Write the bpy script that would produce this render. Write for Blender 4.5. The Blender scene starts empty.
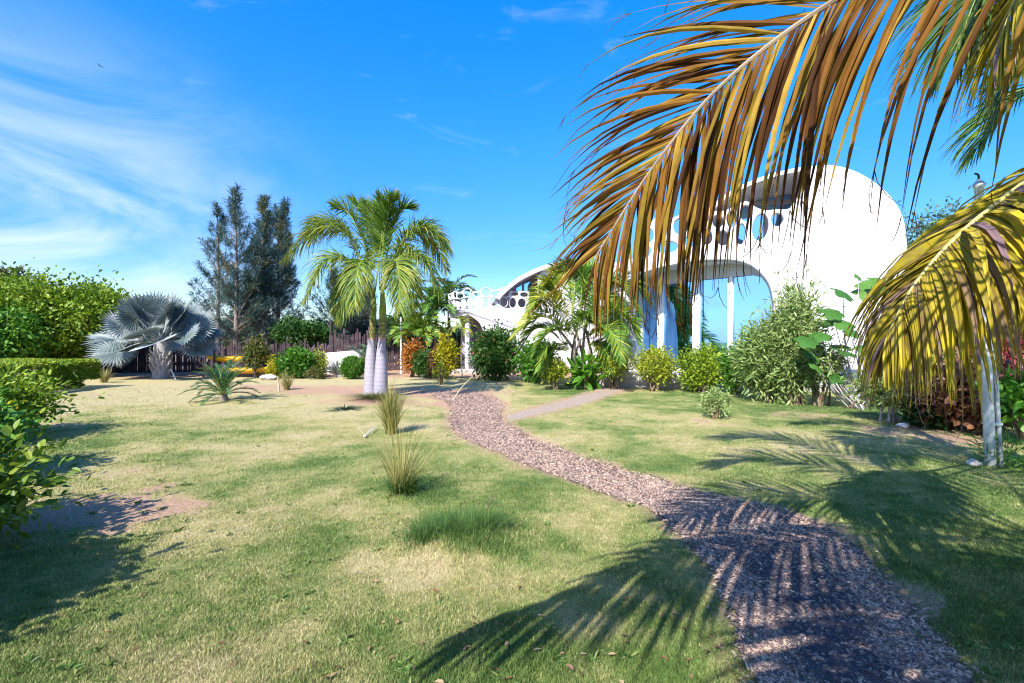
import bpy, bmesh, math
import numpy as np
from mathutils import Vector

# ------------------------------------------------------------------ camera / world / sun / exposure
SC = bpy.context.scene
COL = SC.collection
F, CX, CY, H = 480.0, 512.0, 341.5, 1.6          # focal in pixels, principal point, eye height
cam = bpy.data.cameras.new('camera')
cam.sensor_width = 36.0
cam.lens = 36.0 * F / 1024.0
cam.clip_start, cam.clip_end = 0.05, 3000
camo = bpy.data.objects.new('camera', cam)
COL.objects.link(camo)
camo.location = (0, 0, H)
camo.rotation_euler = (math.radians(90), 0, 0)
SC.camera = camo

SUN_EL = math.radians(42)
SHX, SHY = 0.45, 0.893                            # ground direction in which shadows fall
sun = bpy.data.lights.new('sun', 'SUN')
sun.energy, sun.angle, sun.color = 3.9, math.radians(0.5), (1.0, 0.945, 0.86)
suno = bpy.data.objects.new('sun', sun)
COL.objects.link(suno)
suno.rotation_euler = Vector((SHX * math.cos(SUN_EL), SHY * math.cos(SUN_EL), -math.sin(SUN_EL))).to_track_quat('-Z', 'Y').to_euler()
suno.location = (-20, -40, 40)

SC.view_settings.view_transform = 'Standard'
SC.view_settings.look = 'None'
SC.view_settings.exposure = 1.4
SC.view_settings.gamma = 1
SC.render.engine = 'CYCLES'
SC.cycles.max_bounces = 7
SC.cycles.diffuse_bounces = 3
SC.cycles.transparent_max_bounces = 4
SC.cycles.filter_width = 1.1
SC.cycles.use_adaptive_sampling = True
SC.cycles.adaptive_threshold = 0.02


class NT:
    """small helper for node trees"""
    def __init__(s, nt):
        s.n, s.l = nt.nodes, nt.links
        s.n.clear()
    def add(s, t, **kw):
        nd = s.n.new(t)
        for k, v in kw.items():
            if k == 'i':
                for a, b in v.items():
                    if isinstance(b, bpy.types.NodeSocket):
                        s.l.new(b, nd.inputs[a])
                    else:
                        nd.inputs[a].default_value = b
            else:
                setattr(nd, k, v)
        return nd
    def math(s, op, a, b=None, c=None, clamp=False):
        nd = s.n.new('ShaderNodeMath')
        nd.operation, nd.use_clamp = op, clamp
        for k, v in enumerate((a, b, c)):
            if v is None: continue
            if isinstance(v, bpy.types.NodeSocket): s.l.new(v, nd.inputs[k])
            else: nd.inputs[k].default_value = v
        return nd.outputs[0]
    def smooth(s, x, a, b):
        nd = s.n.new('ShaderNodeMapRange')
        nd.interpolation_type = 'SMOOTHSTEP'
        s.l.new(x, nd.inputs[0])
        nd.inputs[1].default_value, nd.inputs[2].default_value = a, b
        return nd.outputs[0]
    def mix(s, f, a, b, mode='MIX'):
        nd = s.n.new('ShaderNodeMix')
        nd.data_type, nd.blend_type = 'RGBA', mode
        for k, v in ((0, f), (6, a), (7, b)):
            if isinstance(v, bpy.types.NodeSocket): s.l.new(v, nd.inputs[k])
            elif k == 0: nd.inputs[k].default_value = v
            else: nd.inputs[k].default_value = (*v, 1) if len(v) == 3 else v
        return nd.outputs[2]
    def noise(s, vec, scale, detail=4, rough=.55, dist=0):
        nd = s.n.new('ShaderNodeTexNoise')
        if vec is not None: s.l.new(vec, nd.inputs['Vector'])
        nd.inputs['Scale'].default_value, nd.inputs['Detail'].default_value = scale, detail
        nd.inputs['Roughness'].default_value, nd.inputs['Distortion'].default_value = rough, dist
        return nd.outputs[0]
    def ramp(s, fac, stops, interp='LINEAR'):
        nd = s.n.new('ShaderNodeValToRGB')
        cr = nd.color_ramp
        cr.interpolation = interp
        while len(cr.elements) < len(stops): cr.elements.new(0.5)
        for e, (p, c) in zip(cr.elements, stops):
            e.position, e.color = p, (*c, 1)
        s.l.new(fac, nd.inputs[0])
        return nd.outputs[0]


world = bpy.data.worlds.new('World')
SC.world = world
world.use_nodes = True
w = NT(world.node_tree)
sky = w.add('ShaderNodeTexSky', sky_type='NISHITA', sun_disc=False, sun_elevation=SUN_EL,
            sun_rotation=math.atan2(-SHX, -SHY), altitude=0, air_density=1.0, dust_density=0.5, ozone_density=3.0)
hs = w.add('ShaderNodeHueSaturation', i={'Color': sky.outputs[0], 'Saturation': 1.42, 'Value': 1.0, 'Hue': 0.506})
tc = w.add('ShaderNodeTexCoord')
sep = w.add('ShaderNodeSeparateXYZ', i={0: tc.outputs['Generated']})
X, Y, Z = sep.outputs
mp = w.add('ShaderNodeMapping', i={0: tc.outputs['Generated'], 'Scale': (1.0, 1.0, 3.2), 'Rotation': (0.0, 0.22, 0.0)})
n1 = w.noise(mp.outputs[0], 2.4, 7, .58, .9)
left = w.math('MULTIPLY', w.smooth(X, -0.30, -0.68), w.smooth(Z, 0.52, 0.14))
veil = w.math('MULTIPLY', left, w.smooth(n1, 0.32, 0.68))
n2 = w.noise(mp.outputs[0], 5.0, 6, .6, .9)
wisp = w.math('MULTIPLY', w.math('MULTIPLY', w.smooth(n2, 0.57, 0.74), w.smooth(Z, 0.05, 0.3)), 0.10)
n3 = w.noise(tc.outputs['Generated'], 4.5, 6, .6, .2)
cum = w.math('MULTIPLY', w.math('MULTIPLY', w.smooth(n3, 0.46, 0.58), w.smooth(Z, 0.34, 0.12)), w.smooth(Y, 0.0, -0.3))
cl = w.math('MAXIMUM', w.math('MAXIMUM', w.math('MULTIPLY', veil, 0.7), wisp), w.math('MULTIPLY', cum, .8))
hz = w.ramp(w.math('ABSOLUTE', Z), [(0, (.50, .52, .56)), (.16, (.50, .56, .64)), (.38, (.80, .84, .90)), (.6, (1, 1, 1))])
skc = w.mix(cl, w.mix(1.0, hs.outputs[0], hz, 'MULTIPLY'), (3.1, 3.35, 4.1))
bg = w.add('ShaderNodeBackground', i={0: skc, 1: 0.145})
w.add('ShaderNodeOutputWorld', i={0: bg.outputs[0]})

# ------------------------------------------------------------------ placing helpers (photo pixel -> place)
def at(px, py):
    """ground point seen at a pixel"""
    d = F * H / (py - CY)
    return np.array([(px - CX) / F * d, d, 0.0])
def pt(px, py, d):
    """point at distance d seen at a pixel"""
    return np.array([(px - CX) / F * d, d, H - (py - CY) / F * d])
def dist_of(py): return F * H / (py - CY)

# ------------------------------------------------------------------ numpy noise
def _h(ix, iy, seed):
    n = (ix.astype(np.int64) * 374761393 + iy.astype(np.int64) * 668265263 + seed * 982451653) & 0x7fffffff
    n = ((n ^ (n >> 13)) * 1274126177) & 0x7fffffff
    return ((n ^ (n >> 16)) & 0xffff) / 65535.0
def vnoise(x, y, seed=0):
    ix, iy = np.floor(x), np.floor(y)
    fx, fy = x - ix, y - iy
    fx, fy = fx * fx * (3 - 2 * fx), fy * fy * (3 - 2 * fy)
    a, b = _h(ix, iy, seed), _h(ix + 1, iy, seed)
    c, d = _h(ix, iy + 1, seed), _h(ix + 1, iy + 1, seed)
    return (a * (1 - fx) + b * fx) * (1 - fy) + (c * (1 - fx) + d * fx) * fy
def fbm(x, y, seed=0, o=4):
    v, a, t = 0, .5, 0
    for k in range(o):
        v = v + a * vnoise(x * 2 ** k, y * 2 ** k, seed + k * 17)
        t += a
        a *= .55
    return v / t
def sstep(x, a, b):
    t = np.clip((x - a) / (b - a), 0, 1)
    return t * t * (3 - 2 * t)

# ------------------------------------------------------------------ mesh helpers
def unit(v):
    v = np.asarray(v, float)
    return v / np.maximum(np.linalg.norm(v, axis=-1, keepdims=True), 1e-9)

class MB:
    """collects vertices, faces (tris/quads) and float attributes; builds ONE mesh object"""
    def __init__(s):
        s.v, s.f, s.a, s.n, s.mi = [], [], [], 0, []
    def add(s, v, f, rnd=0.5, mi=0):
        v = np.asarray(v, float).reshape(-1, 3)
        f = np.asarray(f, int)
        s.v.append(v)
        s.f.append(f + s.n)
        s.mi.append(np.full(len(f), mi, int))
        s.a.append(np.broadcast_to(np.asarray(rnd, float), (len(v),)).copy())
        s.n += len(v)
    def mesh(s, name, mats, smooth=False):
        V = np.concatenate(s.v)
        me = bpy.data.meshes.new(name)
        loops = np.concatenate([f.ravel() for f in s.f])
        sizes = np.concatenate([np.full(len(f), f.shape[1]) for f in s.f])
        starts = np.concatenate([[0], np.cumsum(sizes)[:-1]])
        me.vertices.add(len(V)); me.loops.add(len(loops)); me.polygons.add(len(sizes))
        me.vertices.foreach_set('co', V.astype(np.float32).ravel())
        me.loops.foreach_set('vertex_index', loops.astype(np.int32))
        me.polygons.foreach_set('loop_start', starts.astype(np.int32))
        me.polygons.foreach_set('material_index', np.concatenate(s.mi).astype(np.int32))
        me.polygons.foreach_set('use_smooth', np.full(len(sizes), smooth))
        at_ = me.attributes.new('rnd', 'FLOAT', 'POINT')
        at_.data.foreach_set('value', np.concatenate(s.a).astype(np.float32))
        for m in (mats if isinstance(mats, (list, tuple)) else [mats]): me.materials.append(m)
        me.update(calc_edges=True)
        me.validate()
        return me
    def build(s, name, mats, parent=None, smooth=False):
        return link(name, s.mesh(name, mats, smooth), parent)

def link(name, me, parent=None):
    o = bpy.data.objects.new(name, me)
    COL.objects.link(o)
    if parent is not None:
        o.parent = parent
        o.matrix_parent_inverse = parent.matrix_basis.inverted()
    return o
def tag(o, label, cat, group=None):
    o['label'], o['category'] = label, cat
    if group: o['group'] = group
    return o
def thing(name, loc, label, cat, group=None):
    o = bpy.data.objects.new(name, None)
    o.empty_display_size = .2
    COL.objects.link(o)
    o.location = tuple(float(q) for q in loc)
    return tag(o, label, cat, group)

def spline(P, m):
    """Catmull-Rom through P, m samples"""
    P = np.asarray(P, float)
    if len(P) == 2: return P[0] + (P[1] - P[0]) * np.linspace(0, 1, m)[:, None]
    Q = np.vstack([2 * P[0] - P[1], P, 2 * P[-1] - P[-2]])
    t = np.linspace(0, len(P) - 1 - 1e-6, m)
    k = t.astype(int); u = (t - k)[:, None]
    a, b, c, d = Q[k], Q[k + 1], Q[k + 2], Q[k + 3]
    return .5 * (2 * b + (c - a) * u + (2 * a - 5 * b + 4 * c - d) * u ** 2 + (3 * b - a - 3 * c + d) * u ** 3)

def tube(mb, P, r, sides=8, rnd=.5, mi=0, cap=True):
    P = np.asarray(P, float)
    n = len(P)
    r = np.broadcast_to(np.asarray(r, float), (n,))
    T = unit(np.gradient(P, axis=0))
    ref = np.array([0, 0, 1.0]) if abs(T[:, 2]).mean() < .8 else np.array([1.0, 0, 0])
    A = unit(np.cross(T, ref)); B = np.cross(T, A)
    th = np.arange(sides) / sides * 2 * np.pi
    V = P[:, None] + r[:, None, None] * (np.cos(th)[None, :, None] * A[:, None] + np.sin(th)[None, :, None] * B[:, None])
    i = np.arange(n - 1)[:, None] * sides; j = np.arange(sides)[None]
    jn = (j + 1) % sides
    f = np.stack([i + j, i + jn, i + sides + jn, i + sides + j], -1).reshape(-1, 4)
    mb.add(V.reshape(-1, 3), f, rnd, mi)
    if cap:
        for ring, c in ((0, P[0]), (n - 1, P[-1])):
            vv = np.vstack([V[ring], c])
            ff = np.array([[k, (k + 1) % sides, sides] for k in range(sides)])
            mb.add(vv, ff, rnd, mi)

def box(mb, c, size, rz=0, rnd=.5, mi=0):
    x, y, z = np.asarray(size) / 2
    v = np.array([[sx * x, sy * y, sz * z] for sx in (-1, 1) for sy in (-1, 1) for sz in (-1, 1)])
    ca, sa = math.cos(rz), math.sin(rz)
    v = v @ np.array([[ca, sa, 0], [-sa, ca, 0], [0, 0, 1]]) + np.asarray(c)
    f = np.array([[0, 1, 3, 2], [4, 6, 7, 5], [0, 4, 5, 1], [2, 3, 7, 6], [0, 2, 6, 4], [1, 5, 7, 3]])
    mb.add(v, f, rnd, mi)

def leaves(mb, P, D, L, W, rnd, rng, rich=False, fold=.12, droop=.1, mi=0, N=None):
    """one small folded leaf per point"""
    n = len(P)
    D = unit(D)
    if N is None:
        N = rng.normal(size=(n, 3)) + np.array([0, 0, .9])
    S = unit(np.cross(D, N)); N = np.cross(S, D)
    L = np.broadcast_to(L, (n,))[:, None]; W = np.broadcast_to(W, (n,))[:, None]
    g = np.array([0, 0, -1.0])
    rnd = np.broadcast_to(rnd, (n,))
    if not rich:
        V = np.stack([P, P + D * L * .45 + S * W * .5 + N * W * fold, P + D * L + g * L * droop, P + D * L * .45 - S * W * .5 + N * W * fold], 1)
        f = np.arange(n)[:, None] * 4 + np.arange(4)[None]
        mb.add(V.reshape(-1, 3), f, np.repeat(rnd, 4), mi)
    else:
        mid = lambda t: P + D * L * t + g * L * droop * t * t
        V = np.stack([mid(0), mid(.28) + S * W * .42 + N * W * fold, mid(.62) + S * W * .43 + N * W * fold, mid(1.0),
                      mid(.62) - S * W * .43 + N * W * fold, mid(.28) - S * W * .42 + N * W * fold, mid(.28), mid(.62)], 1)
        b = np.arange(n)[:, None] * 8
        q = np.concatenate([b + np.array([[6, 1, 2, 7]]), b + np.array([[5, 6, 7, 4]])])
        t = np.concatenate([b + np.array([[0, 1, 6]]), b + np.array([[0, 6, 5]]), b + np.array([[7, 2, 3]]), b + np.array([[4, 7, 3]])])
        r8 = np.repeat(rnd, 8)
        mb.add(V.reshape(-1, 3), q, r8, mi)
        k = mb.n - n * 8
        mb.f.append(t + k); mb.mi.append(np.full(len(t), mi, int))

def scatter(rng, C, R, nclump, per, shell=.5, jit=.26, lump=.25, bottom=-.75):
    """clumped points in an ellipsoid; returns points, outward dirs, clump tone, clump centres"""
    u = unit(rng.normal(size=(nclump * 3, 3)))
    u = u[u[:, 2] > bottom][:nclump]
    m = len(u)
    r = shell + (1 - shell) * rng.random(m) ** .6
    r *= 1 - lump * rng.random(m)
    K = u * r[:, None] * R
    idx = np.repeat(np.arange(m), per)
    jr = jit * (0.6 + .8 * rng.random(m))[idx, None]
    P = K[idx] + rng.normal(size=(m * per, 3)) * jr * np.asarray(R) * .75
    out = unit(P / np.asarray(R)) * .7 + unit(P - K[idx] + 1e-6) * .7
    tone = np.clip(rng.normal(.5, .2, m)[idx] + rng.normal(0, .12, m * per), 0, 1)
    return P + C, out, tone, K + C

# ------------------------------------------------------------------ materials
MATS = {}
def mat(name):
    m = bpy.data.materials.new(name)
    m.use_nodes = True
    MATS[name] = m
    return m, NT(m.node_tree)

def leaf_mat(name, cols, trans=.28, rough=.5, gloss=.35, second=None):
    m, t = mat(name)
    a = t.add('ShaderNodeAttribute', attribute_name='rnd')
    k = len(cols)
    c = t.ramp(a.outputs['Fac'], [(i / max(k - 1, 1), col) for i, col in enumerate(cols)])
    geo = t.add('ShaderNodeNewGeometry')
    n = t.noise(geo.outputs['Position'], 9.0, 2)
    c = t.mix(t.math('MULTIPLY', t.smooth(n, .35, .75), .35), c, tuple(x * .62 for x in cols[0]))
    p = t.add('ShaderNodeBsdfPrincipled', i={'Base Color': c, 'Roughness': rough, 'Specular IOR Level': gloss})
    tr = t.add('ShaderNodeBsdfTranslucent', i={'Color': c})
    mx = t.add('ShaderNodeMixShader', i={0: trans, 1: p.outputs[0], 2: tr.outputs[0]})
    t.add('ShaderNodeOutputMaterial', i={0: mx.outputs[0]})
    return m

def plain_mat(name, c1, c2, scale=6, rough=.7, bump=.0, bscale=40, metal=0, spec=.3):
    m, t = mat(name)
    tcn = t.add('ShaderNodeTexCoord')
    n = t.noise(tcn.outputs['Object'], scale, 5, .6)
    c = t.mix(t.smooth(n, .3, .7), c1, c2)
    i = {'Base Color': c, 'Roughness': rough, 'Metallic': metal, 'Specular IOR Level': spec}
    if bump:
        b = t.add('ShaderNodeBump', i={'Strength': bump, 'Distance': .02, 'Height': t.noise(tcn.outputs['Object'], bscale, 4, .6)})
        i['Normal'] = b.outputs[0]
    p = t.add('ShaderNodeBsdfPrincipled', i=i)
    t.add('ShaderNodeOutputMaterial', i={0: p.outputs[0]})
    return m

# leaf palettes (linear base colours)
LM = dict(
    hedge=leaf_mat('hedge_leaf', [(.05, .11, .01), (.13, .22, .015), (.25, .32, .03)]),
    lime=leaf_mat('lime_leaf', [(.09, .17, .01), (.20, .31, .015), (.32, .39, .03)]),
    bright=leaf_mat('bright_leaf', [(.035, .13, .01), (.07, .21, .015), (.13, .27, .02)]),
    turf=leaf_mat('lush_turf_blade', [(.045, .11, .02), (.09, .18, .035), (.16, .24, .05), (.30, .30, .10)]),
    dark=leaf_mat('dark_leaf', [(.012, .04, .012), (.025, .075, .018), (.05, .11, .025)]),
    mid=leaf_mat('mid_leaf', [(.02, .07, .012), (.05, .13, .018), (.09, .18, .025)]),
    yellow=leaf_mat('yellow_leaf', [(.16, .20, .01), (.38, .34, .012), (.55, .45, .015)]),
    yelgreen=leaf_mat('yellow_green_leaf', [(.14, .20, .015), (.30, .35, .025), (.46, .46, .05)]),
    orange=leaf_mat('orange_leaf', [(.20, .06, .012), (.42, .15, .018), (.52, .25, .03)]),
    copper=leaf_mat('copper_leaf', [(.05, .016, .012), (.17, .06, .035), (.30, .15, .07), (.07, .10, .02)]),
    red=leaf_mat('red_leaf', [(.16, .012, .03), (.36, .03, .06), (.45, .10, .10)]),
    varieg=leaf_mat('variegated_leaf', [(.11, .19, .045), (.23, .33, .085), (.45, .50, .22)]),
    big=leaf_mat('broad_leaf', [(.03, .10, .015), (.06, .17, .025), (.13, .26, .04)], gloss=.3),
    blue=leaf_mat('blue_green_leaf', [(.05, .11, .07), (.10, .17, .10), (.17, .24, .13)]),
    casu=leaf_mat('needle', [(.012, .05, .055), (.028, .08, .08), (.06, .11, .07), (.17, .145, .06)], trans=.15),
    olive=leaf_mat('olive_leaf', [(.05, .07, .012), (.10, .12, .02), (.17, .17, .03)]),
    silver=leaf_mat('silver_leaf', [(.085, .13, .135), (.20, .25, .25), (.40, .43, .41)], trans=.15, rough=.55),
    sago=leaf_mat('sago_leaf', [(.01, .06, .025), (.02, .11, .035), (.06, .18, .05)], gloss=.5),
    palm=leaf_mat('palm_leaf', [(.05, .13, .012), (.12, .22, .02), (.26, .31, .035), (.42, .36, .07)], gloss=.4),
    areca=leaf_mat('areca_leaf', [(.04, .13, .015), (.09, .22, .02), (.26, .32, .02), (.46, .37, .025)], gloss=.4),
    coco=leaf_mat('coconut_leaf', [(.055, .022, .007), (.15, .062, .012), (.25, .115, .018), (.20, .145, .018), (.31, .20, .025), (.46, .29, .05)], trans=.3, gloss=.12, rough=.7),
    cocoy=leaf_mat('yellowing_coconut_leaf', [(.26, .17, .19), (.27, .19, .016), (.38, .31, .018), (.48, .38, .022), (.60, .48, .035)], trans=.35, gloss=.15, rough=.65),
    cocog=leaf_mat('green_coconut_leaf', [(.04, .09, .015), (.08, .15, .02), (.14, .20, .03), (.26, .26, .05)], trans=.35, gloss=.4),
    reed=leaf_mat('reed_blade', [(.10, .13, .02), (.22, .22, .05), (.38, .33, .10), (.45, .40, .18)], trans=.3),
    agave=leaf_mat('agave_leaf', [(.12, .16, .14), (.24, .28, .24), (.34, .36, .30)], trans=.1),
    flower=leaf_mat('pink_flower', [(.6, .08, .12), (.7, .2, .2)], trans=.3),
)
M = dict(
    white=plain_mat('white_stucco', (.60, .585, .62), (.68, .665, .69), 1.2, .75, .35, 45),
    shade=plain_mat('mauve_shade_stucco', (.36, .325, .37), (.43, .39, .44), 1.0, .8, .15, 60),  # mauve darkened to put the shade of the recessed walls into the colour
    frame=plain_mat('white_frame', (.78, .79, .82), (.84, .84, .85), 3, .4),
    bark=plain_mat('grey_bark', (.14, .11, .09), (.26, .22, .18), 7, .9, .5, 30),
    twig=plain_mat('brown_twig', (.11, .075, .05), (.22, .16, .10), 9, .85, .3, 40),
    paletrunk=plain_mat('pale_trunk', (.30, .27, .27), (.44, .41, .42), 4, .8, .3, 30),
    rachis=plain_mat('yellow_rachis', (.42, .36, .10), (.52, .47, .18), 5, .5),
    rachisg=plain_mat('green_rachis', (.14, .2, .04), (.26, .30, .06), 5, .5),
    brownr=plain_mat('tan_rachis', (.20, .155, .12), (.34, .27, .20), 5, .5),
    stake=plain_mat('weathered_stake', (.028, .018, .022), (.085, .055, .06), 3.5, .9, .4, 25),
    rock=plain_mat('pale_limestone', (.42, .37, .33), (.66, .60, .54), 5, .9, .6, 14),
    kayak=plain_mat('yellow_plastic', (.62, .30, .006), (.70, .36, .010), 3, .3, spec=.5),
    black=plain_mat('black_plastic', (.015, .015, .017), (.03, .03, .033), 6, .5),
    steel=plain_mat('galvanised_steel', (.36, .40, .44), (.66, .68, .70), 5, .38, .1, 20, metal=.55),
    concrete=plain_mat('pale_concrete', (.62, .60, .58), (.74, .72, .70), 2, .85, .3, 30),
    dark=plain_mat('dark_interior', (.02, .02, .025), (.04, .04, .05), 2, .8),
    door=plain_mat('purple_grey_door', (.16, .13, .20), (.22, .18, .26), 2, .5),
    cane=plain_mat('dry_cane', (.36, .28, .17), (.50, .42, .28), 12, .8),
    deadstick=plain_mat('dead_stick', (.07, .045, .035), (.14, .09, .07), 12, .85),
    bird=plain_mat('dark_feather', (.02, .02, .02), (.05, .045, .04), 9, .8),
)
def stucco_mat():
    m, t = mat('weathered_white_stucco')
    geo = t.add('ShaderNodeNewGeometry')
    P = geo.outputs['Position']
    mp_ = t.add('ShaderNodeMapping', i={0: P, 'Scale': (2.2, 2.2, .28)})
    streak = t.smooth(t.noise(mp_.outputs[0], 2.2, 6, .62), .50, .72)
    blot = t.smooth(t.noise(P, .9, 6, .6), .42, .7)
    z = t.add('ShaderNodeSeparateXYZ', i={0: P}).outputs[2]
    base = t.math('MULTIPLY', t.smooth(t.math('ADD', z, t.math('MULTIPLY', t.noise(P, 3.5, 5, .6), .8)), 1.05, .35), .75)
    c = t.mix(t.math('MULTIPLY', blot, .55), (.58, .565, .59), (.47, .455, .48))
    c = t.mix(t.math('MULTIPLY', streak, .55), c, (.34, .315, .325))
    c = t.mix(base, c, (.33, .27, .22))
    b = t.add('ShaderNodeBump', i={'Strength': .45, 'Distance': .02, 'Height': t.math('ADD', t.noise(P, 38, 4, .6), t.math('MULTIPLY', t.noise(P, 5, 3), 1.5))})
    p = t.add('ShaderNodeBsdfPrincipled', i={'Base Color': c, 'Roughness': .85, 'Specular IOR Level': .2, 'Normal': b.outputs[0]})
    t.add('ShaderNodeOutputMaterial', i={0: p.outputs[0]})
    return m
M['white'] = stucco_mat()
def glass_mat():
    m, t = mat('reflective_blue_glass')
    p = t.add('ShaderNodeBsdfPrincipled', i={'Base Color': (.30, .60, .94, 1), 'Metallic': 1.0, 'Roughness': .015})
    t.add('ShaderNodeOutputMaterial', i={0: p.outputs[0]})
    return m
M['glass'] = glass_mat()
def palm_trunk_mat():
    # ringed trunk: pale painted lower trunk, olive above (bands of the trunk itself)
    m, t = mat('ringed_palm_trunk')
    geo = t.add('ShaderNodeNewGeometry')
    s = t.add('ShaderNodeSeparateXYZ', i={0: geo.outputs['Position']})
    n = t.noise(geo.outputs['Position'], 5, 4)
    z = t.math('ADD', s.outputs[2], t.math('MULTIPLY', n, .06))
    ring = t.math('SINE', t.math('MULTIPLY', z, 52))
    low = t.mix(t.smooth(ring, .92, 1.0), (.29, .265, .32), (.22, .195, .24))
    low = t.mix(t.smooth(t.noise(geo.outputs['Position'], 11, 5), .52, .72), low, (.27, .235, .25))
    up = t.mix(t.smooth(ring, .5, .95), (.17, .16, .035), (.09, .075, .03))
    c = t.mix(t.smooth(z, 1.66, 1.70), low, (.40, .22, .20))
    c = t.mix(t.smooth(z, 1.72, 1.76), c, up)
    b = t.add('ShaderNodeBump', i={'Strength': .5, 'Distance': .02, 'Height': t.math('ADD', t.math('MULTIPLY', ring, .12), n)})
    p = t.add('ShaderNodeBsdfPrincipled', i={'Base Color': c, 'Roughness': .7, 'Normal': b.outputs[0]})
    t.add('ShaderNodeOutputMaterial', i={0: p.outputs[0]})
    return m
M['palmtrunk'] = palm_trunk_mat()

# ------------------------------------------------------------------ ground: lawn, path, side path
PATH_L = [(768, 720), (760, 683), (748, 640), (738, 605), (722, 578), (702, 552), (678, 526), (652, 507), (622, 495), (588, 484),
          (556, 473), (527, 463), (500, 452), (474, 442), (455, 431), (450, 420), (452, 410), (447, 403), (440, 399), (428, 396)]
PATH_R = [(1025, 720), (975, 683), (935, 645), (905, 610), (872, 572), (852, 545), (812, 522), (770, 507), (722, 496), (680, 484),
          (640, 472), (596, 461), (566, 450), (540, 441), (518, 431), (503, 420), (502, 411), (500, 402), (478, 394), (446, 390)]
SIDE_L = [(505, 416), (520, 412), (545, 405), (570, 398), (592, 391), (612, 384.5), (622, 380)]
SIDE_R = [(510, 421), (535, 416), (562, 409), (590, 402), (612, 394), (630, 387), (642, 381.5)]
def ground_poly(A, B, m=70):
    a = spline([at(*p)[:2] for p in A], m); b = spline([at(*p)[:2] for p in B], m)
    return a, b
PA, PB = ground_poly(PATH_L, PATH_R)
SA, SB = ground_poly(SIDE_L, SIDE_R, 40)
def sdist(x, y, A, B):
    """signed distance to the strip between polylines (negative inside)"""
    poly = np.vstack([A, B[::-1]])
    x = np.asarray(x, float).ravel(); y = np.asarray(y, float).ravel()
    d = np.full(x.shape, 1e9); ins = np.zeros(x.shape, bool)
    lo, hi = poly.min(0) - 1.2, poly.max(0) + 1.2
    sel = np.where((x > lo[0]) & (x < hi[0]) & (y > lo[1]) & (y < hi[1]))[0]
    xs, ys = x[sel], y[sel]
    ds = np.full(xs.shape, 1e9); isn = np.zeros(xs.shape, bool)
    for k in range(len(poly)):
        p, q = poly[k], poly[(k + 1) % len(poly)]
        e = q - p
        t = np.clip(((xs - p[0]) * e[0] + (ys - p[1]) * e[1]) / (e @ e + 1e-12), 0, 1)
        ds = np.minimum(ds, np.hypot(xs - p[0] - t * e[0], ys - p[1] - t * e[1]))
        c = (p[1] > ys) != (q[1] > ys)
        xi = p[0] + (ys - p[1]) * e[0] / (e[1] if abs(e[1]) > 1e-12 else 1e-12)
        isn ^= c & (xs < xi)
    d[sel] = np.where(isn, -ds, ds)
    return d
def edge_noise(x, y): return (fbm(x * 3.1, y * 3.1, 5) - .5) * .28 + (fbm(x * 12, y * 12, 8) - .5) * .12

def blob(x, y, px, py, rx, ry):
    c = at(px, py)
    return np.exp(-(((x - c[0]) / rx) ** 2 + ((y - c[1]) / ry) ** 2))
def lawn_fields(x, y):
    """dry: 0 green .. 1 straw; dirt: bare soil 0..1"""
    n = fbm(x * .55, y * .55, 1, 5); n2 = fbm(x * 2.6, y * 2.6, 3, 4); n3 = fbm(x * 9, y * 9, 6, 3)
    dry = .55 + (n - .5) * 1.35 + (n2 - .5) * 1.0 + (n3 - .5) * .5
    dry += .18 * sstep(y, 4.5, 9) * sstep(-x, -1, 1.5) - .10 * sstep(x, .8, 2.5) - .05 * sstep(-y, -4.2, -2.4)
    wx, wy = x + (fbm(x * 2.6, y * 2.6, 31, 5) - .5) * 1.5, y + (fbm(x * 2.6, y * 2.6, 37, 5) - .5) * 1.0
    dry -= .7 * blob(wx, wy, 465, 535, .5, .5) + .45 * blob(x, y, 410, 492, .35, .3) + .35 * blob(x, y, 560, 660, .5, .25) + .3 * blob(x, y, 60, 650, 1.0, .5)
    dry += .4 * blob(wx, wy, 125, 505, 1.7, .9)
    dry += .55 * blob(wx, wy, 425, 565, .4, .25) + .5 * blob(x, y, 530, 440, 1.2, .5) + .35 * blob(x, y, 210, 640, .5, .4)
    dry += .45 * sstep(y, 9, 14) * (x < 0)
    d1 = sdist(x, y, PA, PB).reshape(np.shape(x)); d2 = sdist(x, y, SA, SB).reshape(np.shape(x))
    rim = sstep(-(np.minimum(d1, d2) + edge_noise(x, y)), -.42, -.02)
    dirt = rim * .75
    for px, py, rx, ry, s in ((110, 506, 1.0, .42, 1.45), (70, 522, .6, .35, .8), (165, 492, .5, .22, .7), (150, 470, .5, .25, .6), (60, 425, .6, .5, .7), (95, 395, 1.2, 1.0, .6), (150, 355 + 22, 3, 1.2, .5), (330, 390, 3.0, 1.6, .95), (250, 386, 3, 1.2, .7),
                              (372, 402, 1.5, .9, 1.0), (400, 392, 2.6, 1.4, .9), (470, 392, 1.6, 1.2, .55), (445, 405, 1.3, .45, .6), (150, 545 - 8, .3, .15, .5), (420, 562, .22, .12, .6), (380, 522, .25, .12, .5), (700, 425, .5, .3, .5),
                              (790, 415, 1.2, .7, .7), (905, 428, 1.2, .9, .8), (965, 440, 1.0, .5, .8), (940, 600, .35, .3, .4), (600, 386, 3, 1.4, .3)):
        dirt = dirt + s * blob(wx, wy, px, py, rx, ry) * (.15 + 1.0 * n2 + .6 * n3)
    dirt = dirt + .8 * sstep(n2 * .6 + n * .4, .66, .78)
    dirt = np.maximum(dirt, sstep(y, 19, 23))
    return np.clip(dry, 0, 1), np.clip(dirt, 0, 1.2)
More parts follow.
